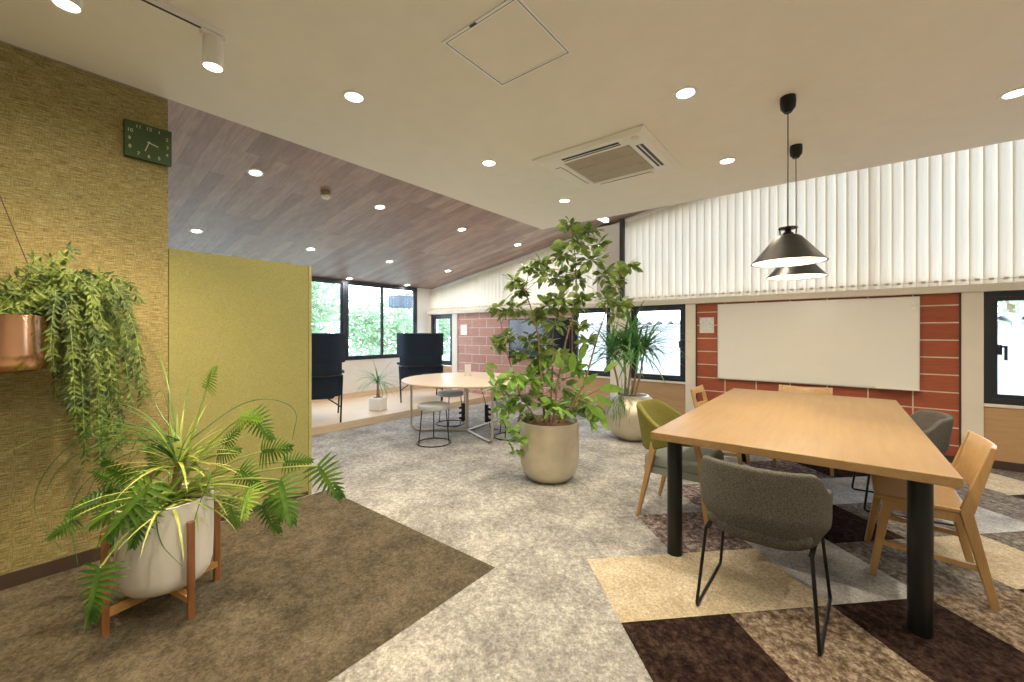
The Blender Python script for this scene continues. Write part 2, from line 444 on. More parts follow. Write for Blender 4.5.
# small crescent latch on the sliding window
# back wall (brick, panels, columns)
struct('wall_back', B().box(-1.526, .952, WY, WY + .2, 0, 1.70), BRICK)
struct('wall_back_far', B().box(-6.153, -3.44, WY, WY + .2, 0, 1.70), BRICK2)
b = B()
for xa, xb in ((-7.05, -6.153), (-3.44, -1.656), (1.098, 3.0)): b.box(xa, xb, WY + .0, WY + .15, .0, .60)
struct('wall_back_panel', b, OAKW)
b = B()
for xa, xb in ((-6.30, -6.153), (-2.77, -2.44), (-1.656, -1.526), (.952, 1.098), (2.4, 3.0), (-7.05, -6.97)):
    b.box(xa, xb, WY - .03, WY + .19, 0, 1.70, .004)
struct('trim_2', b, BEIGE)
b = B(); b.box(.938, .952, WY - .012, WY, .0, 1.69); b.box(-1.526, -1.512, WY - .012, WY, 0, 1.69); struct('trim_3', b, BASEB)
b = B(); b.box(-7.05, 3.0, WY - .06, WY + .2, 1.70, 1.775, .006); b.box(-7.05, 3.0, WY + .12, WY + .2, 1.775, 1.86); struct('trim_4', b, BEIGE)  # second box is an unseen curb, added against light leaking under the slats
b = B(); b.box(-6.97, -6.30, WY - .012, WY, 0, .07); b.box(-6.153, -2.77, WY - .012, WY, 0, .07); b.box(-2.44, -1.656, WY - .012, WY, 0, .07); b.box(-1.51, .93, WY - .012, WY, 0, .07)
b.box(1.098, 3.0, WY - .012, WY, 0, .08); struct('baseboard_back', b, BASEB)
# upper wall posts and pilaster between the two runs of blinds
b = B()
for xx in (-7.02, -4.9, 0.3, 2.9): b.box(xx - .03, xx + .03, WY + .10, WY + .2, 1.775, cz(xx) - .04)
b.box(-3.0, -2.62, WY - .03, WY + .2, 1.775, cz(-3.0) - .01)
b.bar((-7.05, WY + .15, cz(-7.05) - .07), (3.0, WY + .15, cz(3.0) - .07), .16, .08)  # unseen header added to block sky light above the headrail
struct('trim_5', b, WHITE)
b = B(); b.box(-2.62, -2.555, WY - .02, WY + .2, 1.775, cz(-2.62) - .012); struct('gap_shade_strip', b, plain('shadow_gap', (.06, .06, .065), .8))  # dark strip, the shade of the gap put into its colour
glazed('window_3', 'y', WY, -6.97, -6.30, .62, 1.70, .06, (), sash=.035)
glazed('window_4', 'y', WY, -3.44, -2.77, .62, 1.70, .045, (), sash=.035, sill=.02)
glazed('window_5', 'y', WY, -2.44, -1.656, .62, 1.70, .045, (), sash=.035, handle=-1.735, sill=.02)
glazed('window_6', 'y', WY, 1.098, 2.4, .62, 1.70, .055, (), sash=.04, handle=1.205, sill=.02)

# platform
b = B(); b.box(WX + .001, -5.22, -2.49, WY - .002, 0, .10)
tp = thing('raised_platform', 'low raised oak platform running along the garden windows', 'platform', (-6.1, 2, 0))
obj('deck', b, OAKP, tp)
b = B(); b.box(WX, WX + .012, -2.5, WY - .01, .10, .20); struct('baseboard_window_side', b, OAKP)

# partition
tp = thing('fabric_partition', 'chest-high olive green fabric partition panel beyond the woven wall', 'partition', (LX - .05, 1.14, 0))
obj('panel', B().box(LX - .08, LX - .012, .695, 1.575, .03, 1.838, .004), PARTF, tp)
obj('edge_trim', B().box(LX - .084, LX - .008, 1.576, 1.60, .0, 1.84, .004), fabric('olive_edge', (.30, .285, .11), (.43, .41, .18), 150), tp)
obj('kick_strip', B().box(LX - .08, LX - .014, .695, 1.575, 0, .03), BASEB, tp)

# ------------------------------------------------------------------ vertical blinds
def blind(name, label, xa, xb, pitch, wid, yaw):
    root = thing(name, label, 'blind', ((xa + xb) / 2, WY + .03, 1.79))
    b = B(); b.norec = True
    chain = B(); n = int((xb - xa) / pitch)
    for i in range(n):
        x = xa + pitch * (i + .5); a = R(yaw + random.uniform(-2.5, 2.5))
        dx, dy = math.cos(a) * wid / 2, math.sin(a) * wid / 2
        zt0 = cz(x - dx) - .07; zt1 = cz(x + dx) - .07; y = WY + .035
        m = Vector((math.sin(a), -math.cos(a), 0)) * .008
        v = [b.bm.verts.new(p) for p in ((x - dx, y - dy, 1.782), (x + m.x, y + m.y, 1.782), (x + dx, y + dy, 1.782), (x + dx, y + dy, zt1), (x + m.x, y + m.y, (zt0 + zt1) / 2), (x - dx, y - dy, zt0))]
        b.bm.faces.new((v[0], v[1], v[4], v[5])); b.bm.faces.new((v[1], v[2], v[3], v[4]))
        chain.box(x - .016, x + .016, y - .012, y - .004, 1.812, 1.835)
    chain.tube([(xa, WY + .02, 1.822), (xb, WY + .02, 1.822)], .0022, 5)
    obj('slats', b, SLAT, root)
    obj('bottom_chain', chain, plain('blind_weights_' + name, (.6, .52, .38), .6), root)
    b = B(); b.bar((xa, WY + .035, cz(xa) - .045), (xb, WY + .035, cz(xb) - .045), .045, .035)
    obj('headrail', b, WHITE, root)
blind('vertical_blind', 'long cream vertical blind above the whiteboard with sloping top', -2.555, 2.98, .094, .113, 8)
blind('vertical_blind', 'white vertical blind above the pink-lit brick wall, top sloping with timber ceiling', -7.04, -2.985, .094, .113, 8)

# ------------------------------------------------------------------ lights helpers
def lamp(name, typ, loc, energy, col, parent=None, **kw):
    l = bpy.data.lights.new(name, typ); l.energy = energy; l.color = col
    for k, v in kw.items(): setattr(l, k, v)
    o = bpy.data.objects.new(name, l); C.objects.link(o); o.location = loc
    if parent is not None: o.location = Vector(loc) - rootloc(parent); o.parent = parent
    return o
WARM = (1., .84, .61); WARM2 = (1., .95, .88)
def downlight(x, y, z, label, group, e, tilt=0, r=.055, col=WARM):
    root = thing('downlight', label, 'ceiling light', (x, y, z), 0, group)
    b = B(); b.lathe([(r * .82, -.001), (r * .86, -.004), (r * 1.16, -.005), (r * 1.2, 0.)]); t = obj('trim_ring', b, WHITE, root, True, world=False)
    b = B(); b.lathe([(0, -.0015), (r * .84, -.0015), (r * .84, .002)], n=28); l = obj('lens', b, LENS, root, world=False)
    if tilt:
        t.rotation_euler = (0, -tilt, 0); l.rotation_euler = (0, -tilt, 0)
    if e: lamp('bulb_light', 'SPOT', (x, y, z - .03), e, col, root, spot_size=R(165), spot_blend=1., shadow_soft_size=.05)
    return root
G1 = 'downlights in the dropped ceiling'
EW = 70
for x, y, lb in ((-2.365, 1.40, 'round downlight in beige ceiling nearest the track spotlights'), (-2.37, 2.67, 'round downlight in beige ceiling between the air conditioner and timber ceiling'),
                 (-2.385, 3.95, 'round downlight in beige ceiling directly above the tall ficus'), (-.735, 2.64, 'large bright round downlight between air conditioner and pendant lamps'),
                 (-.745, 3.90, 'round downlight in beige ceiling just past the air conditioner beside pendant cord'), (.85, 3.90, 'round downlight in beige ceiling at the photo edge, above the whiteboard end')):
    downlight(x, y, CH, lb, G1, EW, r=.062)
G2 = 'downlights in the timber ceiling'
ordn = ['first', 'second', 'third', 'fourth']
for ri, (x, rowname, ys) in enumerate(((-4.19, 'row beside beige ceiling', (1.5, 2.81, 4.14, 5.44)), (-5.83, 'middle row', (1.47, 2.79, 4.09, 5.39)), (-6.95, 'row along windows', (4.02, 5.30)))):
    for k, y in enumerate(ys):
        downlight(x, y, cz(x) - .001, 'round timber-ceiling downlight, %s from clock wall, %s' % (ordn[k], rowname), G2, 26, math.atan(.175), .058, WARM2)
for x, y in ((-.74, 1.40), (.85, 2.64), (.85, 1.4), (-2.37, .1), (-.74, .1)):  # unseen bare spots, added for light along the assumed downlight grid
    lamp('unseen_room_light', 'SPOT', (x, y, CH - .03), EW, WARM, spot_size=R(165), spot_blend=1., shadow_soft_size=.05)
# smoke detector
t = thing('smoke_detector', 'small round smoke detector on the timber ceiling', 'detector', (-4.19, 2.16, cz(-4.19)))
obj('base', B().lathe([(0, .0), (.05, .0), (.05, -.035), (.045, -.04)], n=28), plain('tan_plastic', (.45, .33, .2), .6), t, True, world=False)
obj('sensor', B().lathe([(.044, -.038), (.046, -.055), (.03, -.07), (0, -.072)], n=28), WHITE, t, True, world=False)

# track and spot heads
t = thing('lighting_track', 'pale surface lighting track running across the beige ceiling', 'track', (-2.36, -.2, CH))
obj('rail', B().box(-2.378, -2.342, -1.2, .70, CH - .028, CH, .003), WHITE, t)
obj('slot', B().box(-2.366, -2.354, -1.19, .69, CH - .030, CH - .028), BLACK, t)
def spot(y, label, aim, e):
    root = thing('track_spotlight', label, 'spotlight', (-2.36, y, CH - .03), 0, 'spotlights on the ceiling track')
    obj('adapter', B().box(-.016, .016, -.05, .05, -.022, 0., .003).bm and B().box(-.016, .016, -.05, .05, -.022, -.0005, .003), WHITE, root, world=False)
    b = B(); b.lathe([(0, -.02), (.034, -.02), (.040, -.028), (.043, -.160), (.038, -.162), (.036, -.15)], n=32); obj('head', b, WHITE, root, True, world=False)
    b = B(); b.lathe([(0, -.156), (.038, -.156)], n=28); obj('lens', b, LENS, root, world=False)
    l = lamp('spot_bulb', 'SPOT', (0, 0, -.17), e, (1., .74, .42), spot_size=R(95), spot_blend=.8, shadow_soft_size=.03)
    l.parent = root; l.location = (0, 0, -.17)
    l.rotation_euler = Vector((aim[0] + 2.36, aim[1] - y, aim[2] - CH + .03)).to_track_quat('-Z', 'Y').to_euler()
spot(.66, 'white cylindrical spotlight hanging at the end of the ceiling track', (-2.75, .45, 0), 95)
spot(.18, 'white cylindrical spotlight cut off by the top edge of the photo', (-3.0, -.1, .3), 85)

# ------------------------------------------------------------------ ceiling hatch and air conditioner
def frame_bm(x0, x1, y0, y1, w, z0, z1):
    b = B()
    b.box(x0, x1, y0, y0 + w, z0, z1); b.box(x0, x1, y1 - w, y1, z0, z1); b.box(x0, x0 + w, y0 + w, y1 - w, z0, z1); b.box(x1 - w, x1, y0 + w, y1 - w, z0, z1); return b
t = thing('access_hatch', 'square ceiling access hatch with thin white metal frame', 'hatch', (-1.33, 1.65, CH))
obj('outer_frame', frame_bm(-1.57, -1.09, 1.41, 1.885, .013, CH - .006, CH), HATCHW, t)
obj('inner_frame', frame_bm(-1.552, -1.108, 1.428, 1.867, .010, CH - .005, CH), HATCHW, t)
obj('gap_line', frame_bm(-1.5575, -1.1025, 1.4225, 1.8725, .006, CH - .0045, CH - .0005), BLACK, t)
obj('door_panel', B().box(-1.541, -1.119, 1.439, 1.856, CH - .003, CH), CEIL, t)
obj('latch', B().box(-1.38, -1.34, 1.411, 1.425, CH - .009, CH - .004), DARKF, t)
t = thing('air_conditioner', 'square white ceiling cassette air conditioner with louvres', 'air conditioner', (-1.555, 3.31, CH))
ax0, ax1, ay0, ay1 = -2.035, -1.075, 2.84, 3.80
b = B()
zz = CH - .03
o_ = [(ax0, ay0), (ax1, ay0), (ax1, ay1), (ax0, ay1)]
def ring(k, z): cx_, cy_ = (ax0 + ax1) / 2, (ay0 + ay1) / 2; return [(cx_ + (p[0] - cx_) * k, cy_ + (p[1] - cy_) * k, z) for p in o_]
rs = [ring(1, CH), ring(1, CH - .012), ring(.90, zz), ring(.62, zz), ring(.60, zz + .012)]
for a, c in zip(rs, rs[1:]):
    for i in range(4): b.poly([a[i], a[(i + 1) % 4], c[(i + 1) % 4], c[i]])
bmesh.ops.remove_doubles(b.bm, verts=b.bm.verts, dist=1e-4)
obj('fascia', b, WHITE, t)
cx_, cy_ = (ax0 + ax1) / 2, (ay0 + ay1) / 2
g = B(); g.box(cx_ - .285, cx_ + .285, cy_ - .285, cy_ + .285, CH - .022, CH - .012)
for i in range(30):
    u = -.28 + .56 * i / 29
    g.box(cx_ + u - .003, cx_ + u + .003, cy_ - .28, cy_ + .28, CH - .026, CH - .021)
for u in (-.1, .1): g.box(cx_ - .28, cx_ + .28, cy_ + u - .004, cy_ + u + .004, CH - .028, CH - .02)
obj('intake_grille', g, plain('grille_grey', (.50, .46, .38), .7), t)
for k, (sx, sy) in enumerate(((0, -1), (1, 0), (0, 1), (-1, 0))):
    b = B(); L, off = .25, .36
    if sx == 0: b.box(cx_ - L, cx_ + L, cy_ + sy * off - .028, cy_ + sy * off + .028, zz - .002, zz + .01)
    else: b.box(cx_ + sx * off - .028, cx_ + sx * off + .028, cy_ - L, cy_ + L, zz - .002, zz + .01)
    sl = obj('air_slot', b, BLACK, t)
    b = B()
    for q in ((0,) if sx or sy < 0 else (0, )):
        w = .026 if k in (2, 3) else .005
        if sx == 0: b.box(cx_ - L, cx_ + L, cy_ + sy * off - w, cy_ + sy * off + w, zz - .006, zz - .002, .002)
        else: b.box(cx_ + sx * off - w, cx_ + sx * off + w, cy_ - L, cy_ + L, zz - .006, zz - .002, .002)
    obj('louvre', b, WHITE, sl)
obj('sensor_button', B().lathe([(0, zz - .008), (.028, zz - .008), (.03, zz)], (ax1 - .10, ay0 + .10), 20), BEIGE, t, True)

# ------------------------------------------------------------------ clock
t = thing('wall_clock', 'rectangular dark green wall clock with pale numerals on woven wall', 'clock', (LX, .59, 2.455))
obj('case', B().box(LX + .002, LX + .035, .482, .702, 2.347, 2.563, .003), GREEN, t)
def text_mesh(txt, size):
    cu = bpy.data.curves.new('t', 'FONT'); cu.body = txt; cu.size = size; cu.align_x = 'CENTER'; cu.align_y = 'CENTER'
    o = bpy.data.objects.new('t', cu); C.objects.link(o); bpy.context.view_layer.update()
    me = bpy.data.meshes.new_from_object(o.evaluated_get(bpy.context.evaluated_depsgraph_get()))
    bpy.data.objects.remove(o); bpy.data.curves.remove(cu); return me
cy, czz = .592, 2.455
for n_, u, w in ((12, 0, .083), (1, .048, .080), (2, .086, .048), (3, .088, 0), (4, .086, -.048), (5, .048, -.080), (6, 0, -.083), (7, -.048, -.080), (8, -.086, -.048), (9, -.088, 0), (10, -.086, .048), (11, -.048, .080)):
    b = B(); me = text_mesh(str(n_), .028)
    me.transform(Matrix.Translation((LX + .0358, cy + u, czz + w)) @ Matrix(((0, 0, 1, 0), (1, 0, 0, 0), (0, 1, 0, 0), (0, 0, 0, 1))))
    b.bm.from_mesh(me); bpy.data.meshes.remove(me)
    obj('numeral', b, DIGIT, t)
HC = Vector((LX + .038, cy, czz))
for nm, ang, L, w in (('hour_hand', 106, .045, .005), ('minute_hand', 198, .058, .004)):
    a = R(ang); d = Vector((0, math.sin(a), math.cos(a)))
    obj(nm, B().bar(HC - d * .008, HC + d * L, .002, w), DIGIT, t)
obj('hand_boss', B().tube([HC - Vector((.002, 0, 0)), HC + Vector((.003, 0, 0))], .005, 12), DIGIT, t)

# ------------------------------------------------------------------ pendants
def pendant(x, y, label):
    root = thing('pendant_lamp', label, 'pendant lamp', (x, y, CH), 0, 'pendant lamps over the big table')
    obj('canopy', B().lathe([(0, 0), (.042, 0), (.044, -.03), (.040, -.07), (.02, -.098), (0, -.10)]), BLACKG, root, True, world=False)
    z0 = 1.905 - CH
    obj('cord', B().tube([(0, 0, -.09), (0, 0, z0 + .05)], .0035, 6), BLACK, root, True, world=False)
    s_ = obj('shade', B().lathe([(.03, z0 + .004), (.058, z0), (.075, z0 - .012), (.115, z0 - .062), (.155, z0 - .112), (.192, z0 - .155), (.203, z0 - .166), (.200, z0 - .168), (.188, z0 - .157), (.150, z0 - .113), (.110, z0 - .064), (.07, z0 - .016), (.05, z0 - .008)], n=56), BLACKG, root, True, world=False)
    b = B(); b.lathe([(.194, z0 - .164), (.186, z0 - .157), (.147, z0 - .115), (.107, z0 - .067), (.067, z0 - .02), (0, z0 - .015)], n=56); obj('reflector', b, PENDIN, s_, True, world=False)
    b = B(); b.lathe([(0, z0 + .055), (.05, z0 + .052), (.052, z0 + .045), (.02, z0 + .04), (.015, z0 + .03), (.03, z0 + .014), (.03, z0 + .0), (0, z0)], n=24)
    for k in range(4):
        a = k * PI / 2 + .4
        b.tube([(.046 * math.cos(a), .046 * math.sin(a), z0 + .046), (.042 * math.cos(a), .042 * math.sin(a), z0 + .005)], .004, 6)
    obj('socket_cap', b, BLACKG, root, True, world=False)
    b = B(); b.lathe([(0, z0 - .135), (.03, z0 - .125), (.04, z0 - .10), (.028, z0 - .065), (.014, z0 - .03)], n=20); obj('bulb', b, BULB, root, True, world=False)
    l = lamp('bulb_light', 'POINT', (0, 0, 0), 9, WARM, shadow_soft_size=.04); l.parent = root; l.location = (0, 0, z0 - .155)
pendant(-.247, 3.08, 'black cone pendant lamp hanging nearest over the big oak table')
pendant(-.262, 3.92, 'black cone pendant lamp partly hidden behind the first one')

# ------------------------------------------------------------------ big table
t = thing('meeting_table', 'large rectangular oak meeting table on round black legs', 'table', (-.24, 3.63, 0))
obj('tabletop', B().box(-.865, .39, 2.40, 4.855, .678, .72, .003), OAK, t)
for x, y in ((-.757, 2.50), (.277, 2.50), (-.757, 4.76), (.277, 4.76)):
    obj('leg', B().lathe([(0, 0), (.042, 0), (.042, .678), (0, .678)], (x, y), 36), BLACK, t, True)

# ------------------------------------------------------------------ chairs
def sstep(t): t = max(0, min(1, t)); return t * t * (3 - 2 * t)
def shell_chair(name, label, loc, rz, group):
    t = thing(name, label, 'chair', loc, rz, group)
    # bucket shell, open towards +Y
    def f(u, v):
        th = R(-118 + 236 * u); a = abs(th) / R(118)
        top = .715 - .028 * (a * 2) ** 2 * .25 - .085 * sstep((a - .42) / .22) - .03 * sstep((a - .7) / .3)
        bot = .385
        z = bot + (top - bot) * v
        k = .86 + .14 * sstep(v / .35) + .01 * v
        rx, ry = .262 * k, .235 * k
        n = 2.6
        cx = math.sin(th); cyy = -math.cos(th)
        rr = (abs(cx) ** n + abs(cyy) ** n) ** (-1 / n)
        x = rx * cx * rr; y = ry * cyy * rr + .01 - .05 * v * (1 - a) 
        return (x, y, z)
    b = B(); b.grid(f, 36, 10)
    obj('shell', b, GREY, t, 'all', world=False, mods=(('SOLIDIFY', dict(thickness=.034, offset=-1.)), ('BEVEL', dict(width=.012, segments=3, limit_method='ANGLE', angle_limit=R(50)))))
    # bucket bottom
    def g(u, v):
        th = 2 * PI * u; n = 2.8; cx = math.sin(th); cyy = -math.cos(th); rr = (abs(cx) ** n + abs(cyy) ** n) ** (-1 / n)
        prof = [(0, .345), (.15, .347), (.20, .358), (.228, .382), (.232, .42)][min(4, int(v * 4 + .01))]
        return (prof[0] * cx * rr * .98, prof[0] * cyy * rr * .95 + .012, prof[1])
    b = B(); b.grid(g, 32, 4, True); bmesh.ops.remove_doubles(b.bm, verts=b.bm.verts, dist=1e-4); obj('shell_base', b, GREY, t, 'all', world=False)
    b = B(); b.box(-.205, .205, -.17, .235, .385, .452, .03, 4); obj('seat', b, GREY, t, 'all', world=False)
    for sx in (-1, 1):
        b = B(); b.tube([(sx * .205, -.185, .375), (sx * .235, -.235, .007), (sx * .245, .245, .007), (sx * .21, .20, .375)], .0075, 8, fil=.025)
        b.bar((sx * .203, -.178, .370), (sx * .208, .19, .370), .02, .008)
        obj('leg_frame', b, BLACK, t, True, world=False)
    return t
sc = shell_chair('shell_chair', 'charcoal tweed shell chair with back to camera at the table end', (-.285, 2.30, 0), R(-2), 'charcoal shell chairs at the big table')
dup(sc, (.36, 4.22, 0), R(97), 'charcoal shell chair behind the oak table, in front of brick wall')

def wood_chair(name, label, loc, rz, open_back=False):
    t = thing(name, label, 'chair', loc, rz, 'oak chairs at the big table')
    w = .22
    def seat(u, v):
        x = -w + 2 * w * u; y = -.15 + .35 * v
        return (x, y, .438 - .012 * math.sin(PI * u) * (1 if v > .1 else .5))
    b = B(); b.grid(seat, 12, 8); obj('seat', b, OAKC, t, 'all', world=False, mods=(('SOLIDIFY', dict(thickness=.022, offset=-1.)), ('BEVEL', dict(width=.005, segments=2, limit_method='ANGLE'))))
    b = B(); b.box(-w + .02, w - .02, .15, .17, .37, .416); b.box(-w + .02, w - .02, -.14, -.12, .37, .416); b.box(-w + .005, -w + .025, -.13, .16, .37, .416); b.box(w - .025, w - .005, -.13, .16, .37, .416)
    obj('apron', b, OAKC, t, world=False)
    for s_ in (-1, 1):
        obj('leg', B().bar((s_ * (w - .015), .15, .415), (s_ * (w + .005), .215, 0), .036, .040, .026, .028, .004), OAKC, t, world=False)
        obj('leg', B().bar((s_ * (w - .01), -.13, .44), (s_ * (w + .005), -.225, 0), .034, .046, .028, .032, .004), OAKC, t, world=False)
        obj('back_post', B().bar((s_ * (w - .008), -.135, .43), (s_ * (w - .008), -.222, .755), .030, .050, .026, .024, .004), OAKC, t, world=False)
        obj('stretcher', B().bar((s_ * (w - .002), .175, .19), (s_ * (w - .002), -.175, .17), .018, .026), OAKC, t, world=False)
    def back(z0, z1):
        def f(u, v):
            x = -(w - .02) + 2 * (w - .02) * u; z = z0 + (z1 - z0) * v
            y = -.135 - .087 * (z - .43) / .325 - .035 * math.sin(PI * u)
            return (x, y, z - (.012 * math.sin(PI * u) if v > .9 else 0))
        return f
    rng = ((.50, .755),) if not open_back else ((.685, .752), (.56, .60))
    for z0, z1 in rng:
        b = B(); b.grid(back(z0, z1), 14, 5); obj('backrest' if not open_back else 'back_rail', b, OAKC, t, 'all', world=False, mods=(('SOLIDIFY', dict(thickness=.02, offset=0.)), ('BEVEL', dict(width=.005, segments=2, limit_method='ANGLE'))))
    return t
wood_chair('oak_chair', 'oak chair with solid curved backrest beside the round black table leg', (.355, 3.16, 0), R(90))
wood_chair('oak_chair', 'pale oak chair with open ladder back beside the olive armchair', (-.90, 4.42, 0), R(-88), True)
wood_chair('oak_chair', 'pale oak chair at the far table end below the whiteboard', (-.27, 4.95, 0), R(180))

def olive_chair():
    t = thing('olive_armchair', 'olive green upholstered armchair with oak legs and pale seat', 'armchair', (-.90, 3.10, 0), R(-90))
    b = B(); b.box(-.215, .215, -.19, .25, .355, .445, .028, 4); obj('seat', b, SAGE, t, 'all', world=False)
    def f(u, v):
        th = R(-128 + 256 * u); a = abs(th) / R(128)
        top = .775 - .14 * sstep((a - .25) / .5); bot = .47 + .075 * sstep((a - .35) / .5)
        bot = min(bot, top - .05)
        z = bot + (top - bot) * v
        n = 2.3; cx = math.sin(th); cyy = -math.cos(th); rr = (abs(cx) ** n + abs(cyy) ** n) ** (-1 / n)
        k = .95 + .05 * v
        return (.285 * cx * rr * k, .26 * cyy * rr * k - .05 * v * (1 - a), z)
    b = B(); b.grid(f, 40, 8)
    obj('backrest', b, OLIV, t, 'all', world=False, mods=(('SOLIDIFY', dict(thickness=.035, offset=-1.)), ('BEVEL', dict(width=.012, segments=3, limit_method='ANGLE', angle_limit=R(50)))))
    for s_ in (-1, 1):
        x, y, z = f(.5 + s_ * .5, .5)
        obj('arm_tip', B().bar((x - s_ * .017, y - .03, z), (x - s_ * .03, y + .05, z - .004), .034, .05, bev=.008), OAKC, t, world=False)
        obj('leg', B().bar((s_ * .235, .20, .44), (s_ * .225, .235, 0), .042, .036, .024, .024, .005), OAKC, t, world=False)
        obj('leg', B().bar((s_ * .235, -.10, .56), (s_ * .225, -.225, 0), .040, .046, .024, .024, .005), OAKC, t, world=False)
        obj('arm_support', B().bar((s_ * .235, .20, .43), (s_ * .245, .17, .58), .03, .03), OAKC, t, world=False)
    b = B(); b.box(-.20, .20, .19, .215, .315, .36); b.box(-.2, .2, -.19, -.165, .315, .36); b.box(-.215, -.195, -.18, .2, .315, .36); b.box(.195, .215, -.18, .2, .315, .36)
    obj('seat_frame', b, SAGE, t, world=False)
olive_chair()

# ------------------------------------------------------------------ whiteboard, notices, screen
t = thing('whiteboard', 'wide wall-mounted whiteboard on the red brick wall', 'whiteboard', (-.3, WY - .04, .69))
bx0, bx1, bz0, bz1 = -1.241, .649, .714, 1.671
obj('board', B().box(bx0, bx1, WY - .045, WY - .008, bz0, bz1, .002), WB, t)
obj('frame', B().box(bx0 - .006, bx1 + .006, WY - .05, WY - .002, bz0 - .012, bz0).box(bx0 - .006, bx1 + .006, WY - .05, WY - .002, bz1, bz1 + .006).box(bx0 - .006, bx0, WY - .05, WY - .002, bz0, bz1).box(bx1, bx1 + .006, WY - .05, WY - .002, bz0, bz1), ALU, t)
obj('pen_tray', B().box(.31, .645, WY - .10, WY - .05, bz0 - .006, bz0 + .008, .002), WHITE, t)
obj('magnet', B().box(.595, .625, WY - .06, WY - .045, 1.585, 1.63, .004), WHITE, t)
obj('magnet', B().box(.597, .623, WY - .058, WY - .045, 1.535, 1.57, .004), WHITE, t)
tag(obj('paper_notice', B().box(-1.478, -1.300, WY - .006, WY - .001, 1.30, 1.51), PAPER), 'small white printed notice on red brick beside the whiteboard', 'notice')
tag(obj('wall_plate', B().box(-6.06, -5.87, WY - .02, WY - .001, 1.26, 1.47, .004), WHITE), 'square white panel on the pink-lit brick wall by the far window', 'switch')
t = thing('wall_screen', 'large black flat screen on pink-lit brick wall behind the ficus', 'television', (-4.09, WY - .04, .83))
obj('bezel', B().box(-4.755, -3.46, WY - .07, WY - .02, .84, 1.55, .006), BLACKG, t)
obj('display', B().box(-4.735, -3.48, WY - .073, WY - .07, .87, 1.535), SCREEN, t)
obj('wall_bracket', B().box(-4.3, -3.9, WY - .02, WY, 1.0, 1.4), BLACK, t)

# ceiling batten light close to the pilaster
t = thing('batten_light', 'short white batten light under the timber slope above the ficus', 'ceiling light', (-2.72, 5.4, cz(-2.72)))
obj('diffuser', B().box(-2.755, -2.685, 5.12, 5.72, cz(-2.72) - .075, cz(-2.72) - .02, .008), emis('batten_glow', (1, .96, .9), 2.5), t)
obj('mount', B().box(-2.74, -2.70, 5.2, 5.65, cz(-2.72) - .02, cz(-2.74), .002), WHITE, t)

# ------------------------------------------------------------------ round table, stools
TC = (-3.85, 3.90)
t = thing('round_table', 'round pale table with bent steel tube legs by the platform', 'table', (TC[0], TC[1], 0))
obj('tabletop', B().lathe([(0, .702), (.835, .702), (.842, .696), (.838, .682), (.82, .678), (0, .678)], TC, 72), BTOP, t, True)
obj('column', B().tube([(*TC, .012), (*TC, .678)], .022, 16), STEEL, t, True)
for a in (-143, -22, 98):
    d = Vector((math.cos(R(a)), math.sin(R(a)), 0)); c0 = Vector((*TC, 0))
    b = B(); b.tube([c0 + d * .01 + Vector((0, 0, .016)), c0 + d * .74 + Vector((0, 0, .016)), c0 + d * .74 + Vector((0, 0, .678))], .015, 12, fil=.10); obj('leg', b, STEEL, t, True)
    b = B(); b.bar(c0 + d * .02 + Vector((0, 0, .67)), c0 + d * .78 + Vector((0, 0, .67)), .05, .016); obj('top_brace', b, BLACK, t)
def stool(loc, label):
    t = thing('round_stool', label, 'stool', loc, 0, 'round stools at the round table')
    obj('seat', B().lathe([(0, .47), (.16, .468), (.185, .455), (.19, .435), (.185, .41), (.17, .405), (0, .405)], n=40), STOOLF, t, True, world=False)
    rr = .20
    obj('base_ring', B().tube([(rr * math.cos(k * PI / 24), rr * math.sin(k * PI / 24), .008) for k in range(48)], .0065, 8, True), BLACK, t, True, world=False)
    for k in range(3):
        a = R(20 + 120 * k); obj('leg', B().tube([(.16 * math.cos(a), .16 * math.sin(a), .41), (rr * math.cos(a), rr * math.sin(a), .01)], .0065, 8), BLACK, t, True, world=False)
    return t
s0 = stool((-3.747, 3.243, 0), 'round grey stool with wire ring base standing closest to camera')
dup(s0, (-4.36, 4.08, 0), R(50), 'round grey stool with ring base beside the platform step')
dup(s0, (-3.22, 4.03, 0), R(30), 'round grey stool mostly hidden behind the ficus pot foliage')
t = thing('menu_stand', 'small pale card stand standing on the round table', 'card holder', (-4.05, 4.12, .702))
obj('card', B().bar((-4.05, 4.12, .708), (-4.07, 4.14, .862), .115, .006), plain('pale_card', (.82, .72, .62), .6), t)
obj('foot', B().box(-4.10, -4.0, 4.095, 4.145, .702, .712, .002), BTOP, t)
# power strips hanging from under the table
def strip(x, y, ang, label):
    t = thing('power_cable', label, 'power cable', (x, y, 0), 0, 'power cables under the round table')
    dx = Vector((math.cos(ang), math.sin(ang), 0))
    p = Vector((x, y, 0)); c = Vector((*TC, .66)).lerp(Vector((x, y, .66)), .6)
    obj('cord', B().tube([c + Vector((0, 0, .01)), p + Vector((0, 0, .38)) - dx * .02, p + Vector((0, 0, .30)), p + Vector((0, 0, .02)) + dx * .05, p + Vector((0, 0, .008)) + dx * .16], .005, 6, fil=.05), BLACK, t, True)
    obj('socket_strip', B().bar(p + Vector((0, 0, .10)), p + Vector((0, 0, .34)), .045, .035, bev=.006), BLACK, t)
    for z in (.15, .22, .29):
        obj('plug', B().bar(p + Vector((0, 0, z)), p + Vector((0, 0, z - .02)) + dx * .06, .03, .026, bev=.004), BLACK, t)
strip(-4.02, 4.00, R(200), 'black plugs and cable hanging beside the round table column')
strip(-3.70, 4.12, R(30), 'black socket strip with plugs hanging right under the round tabletop')

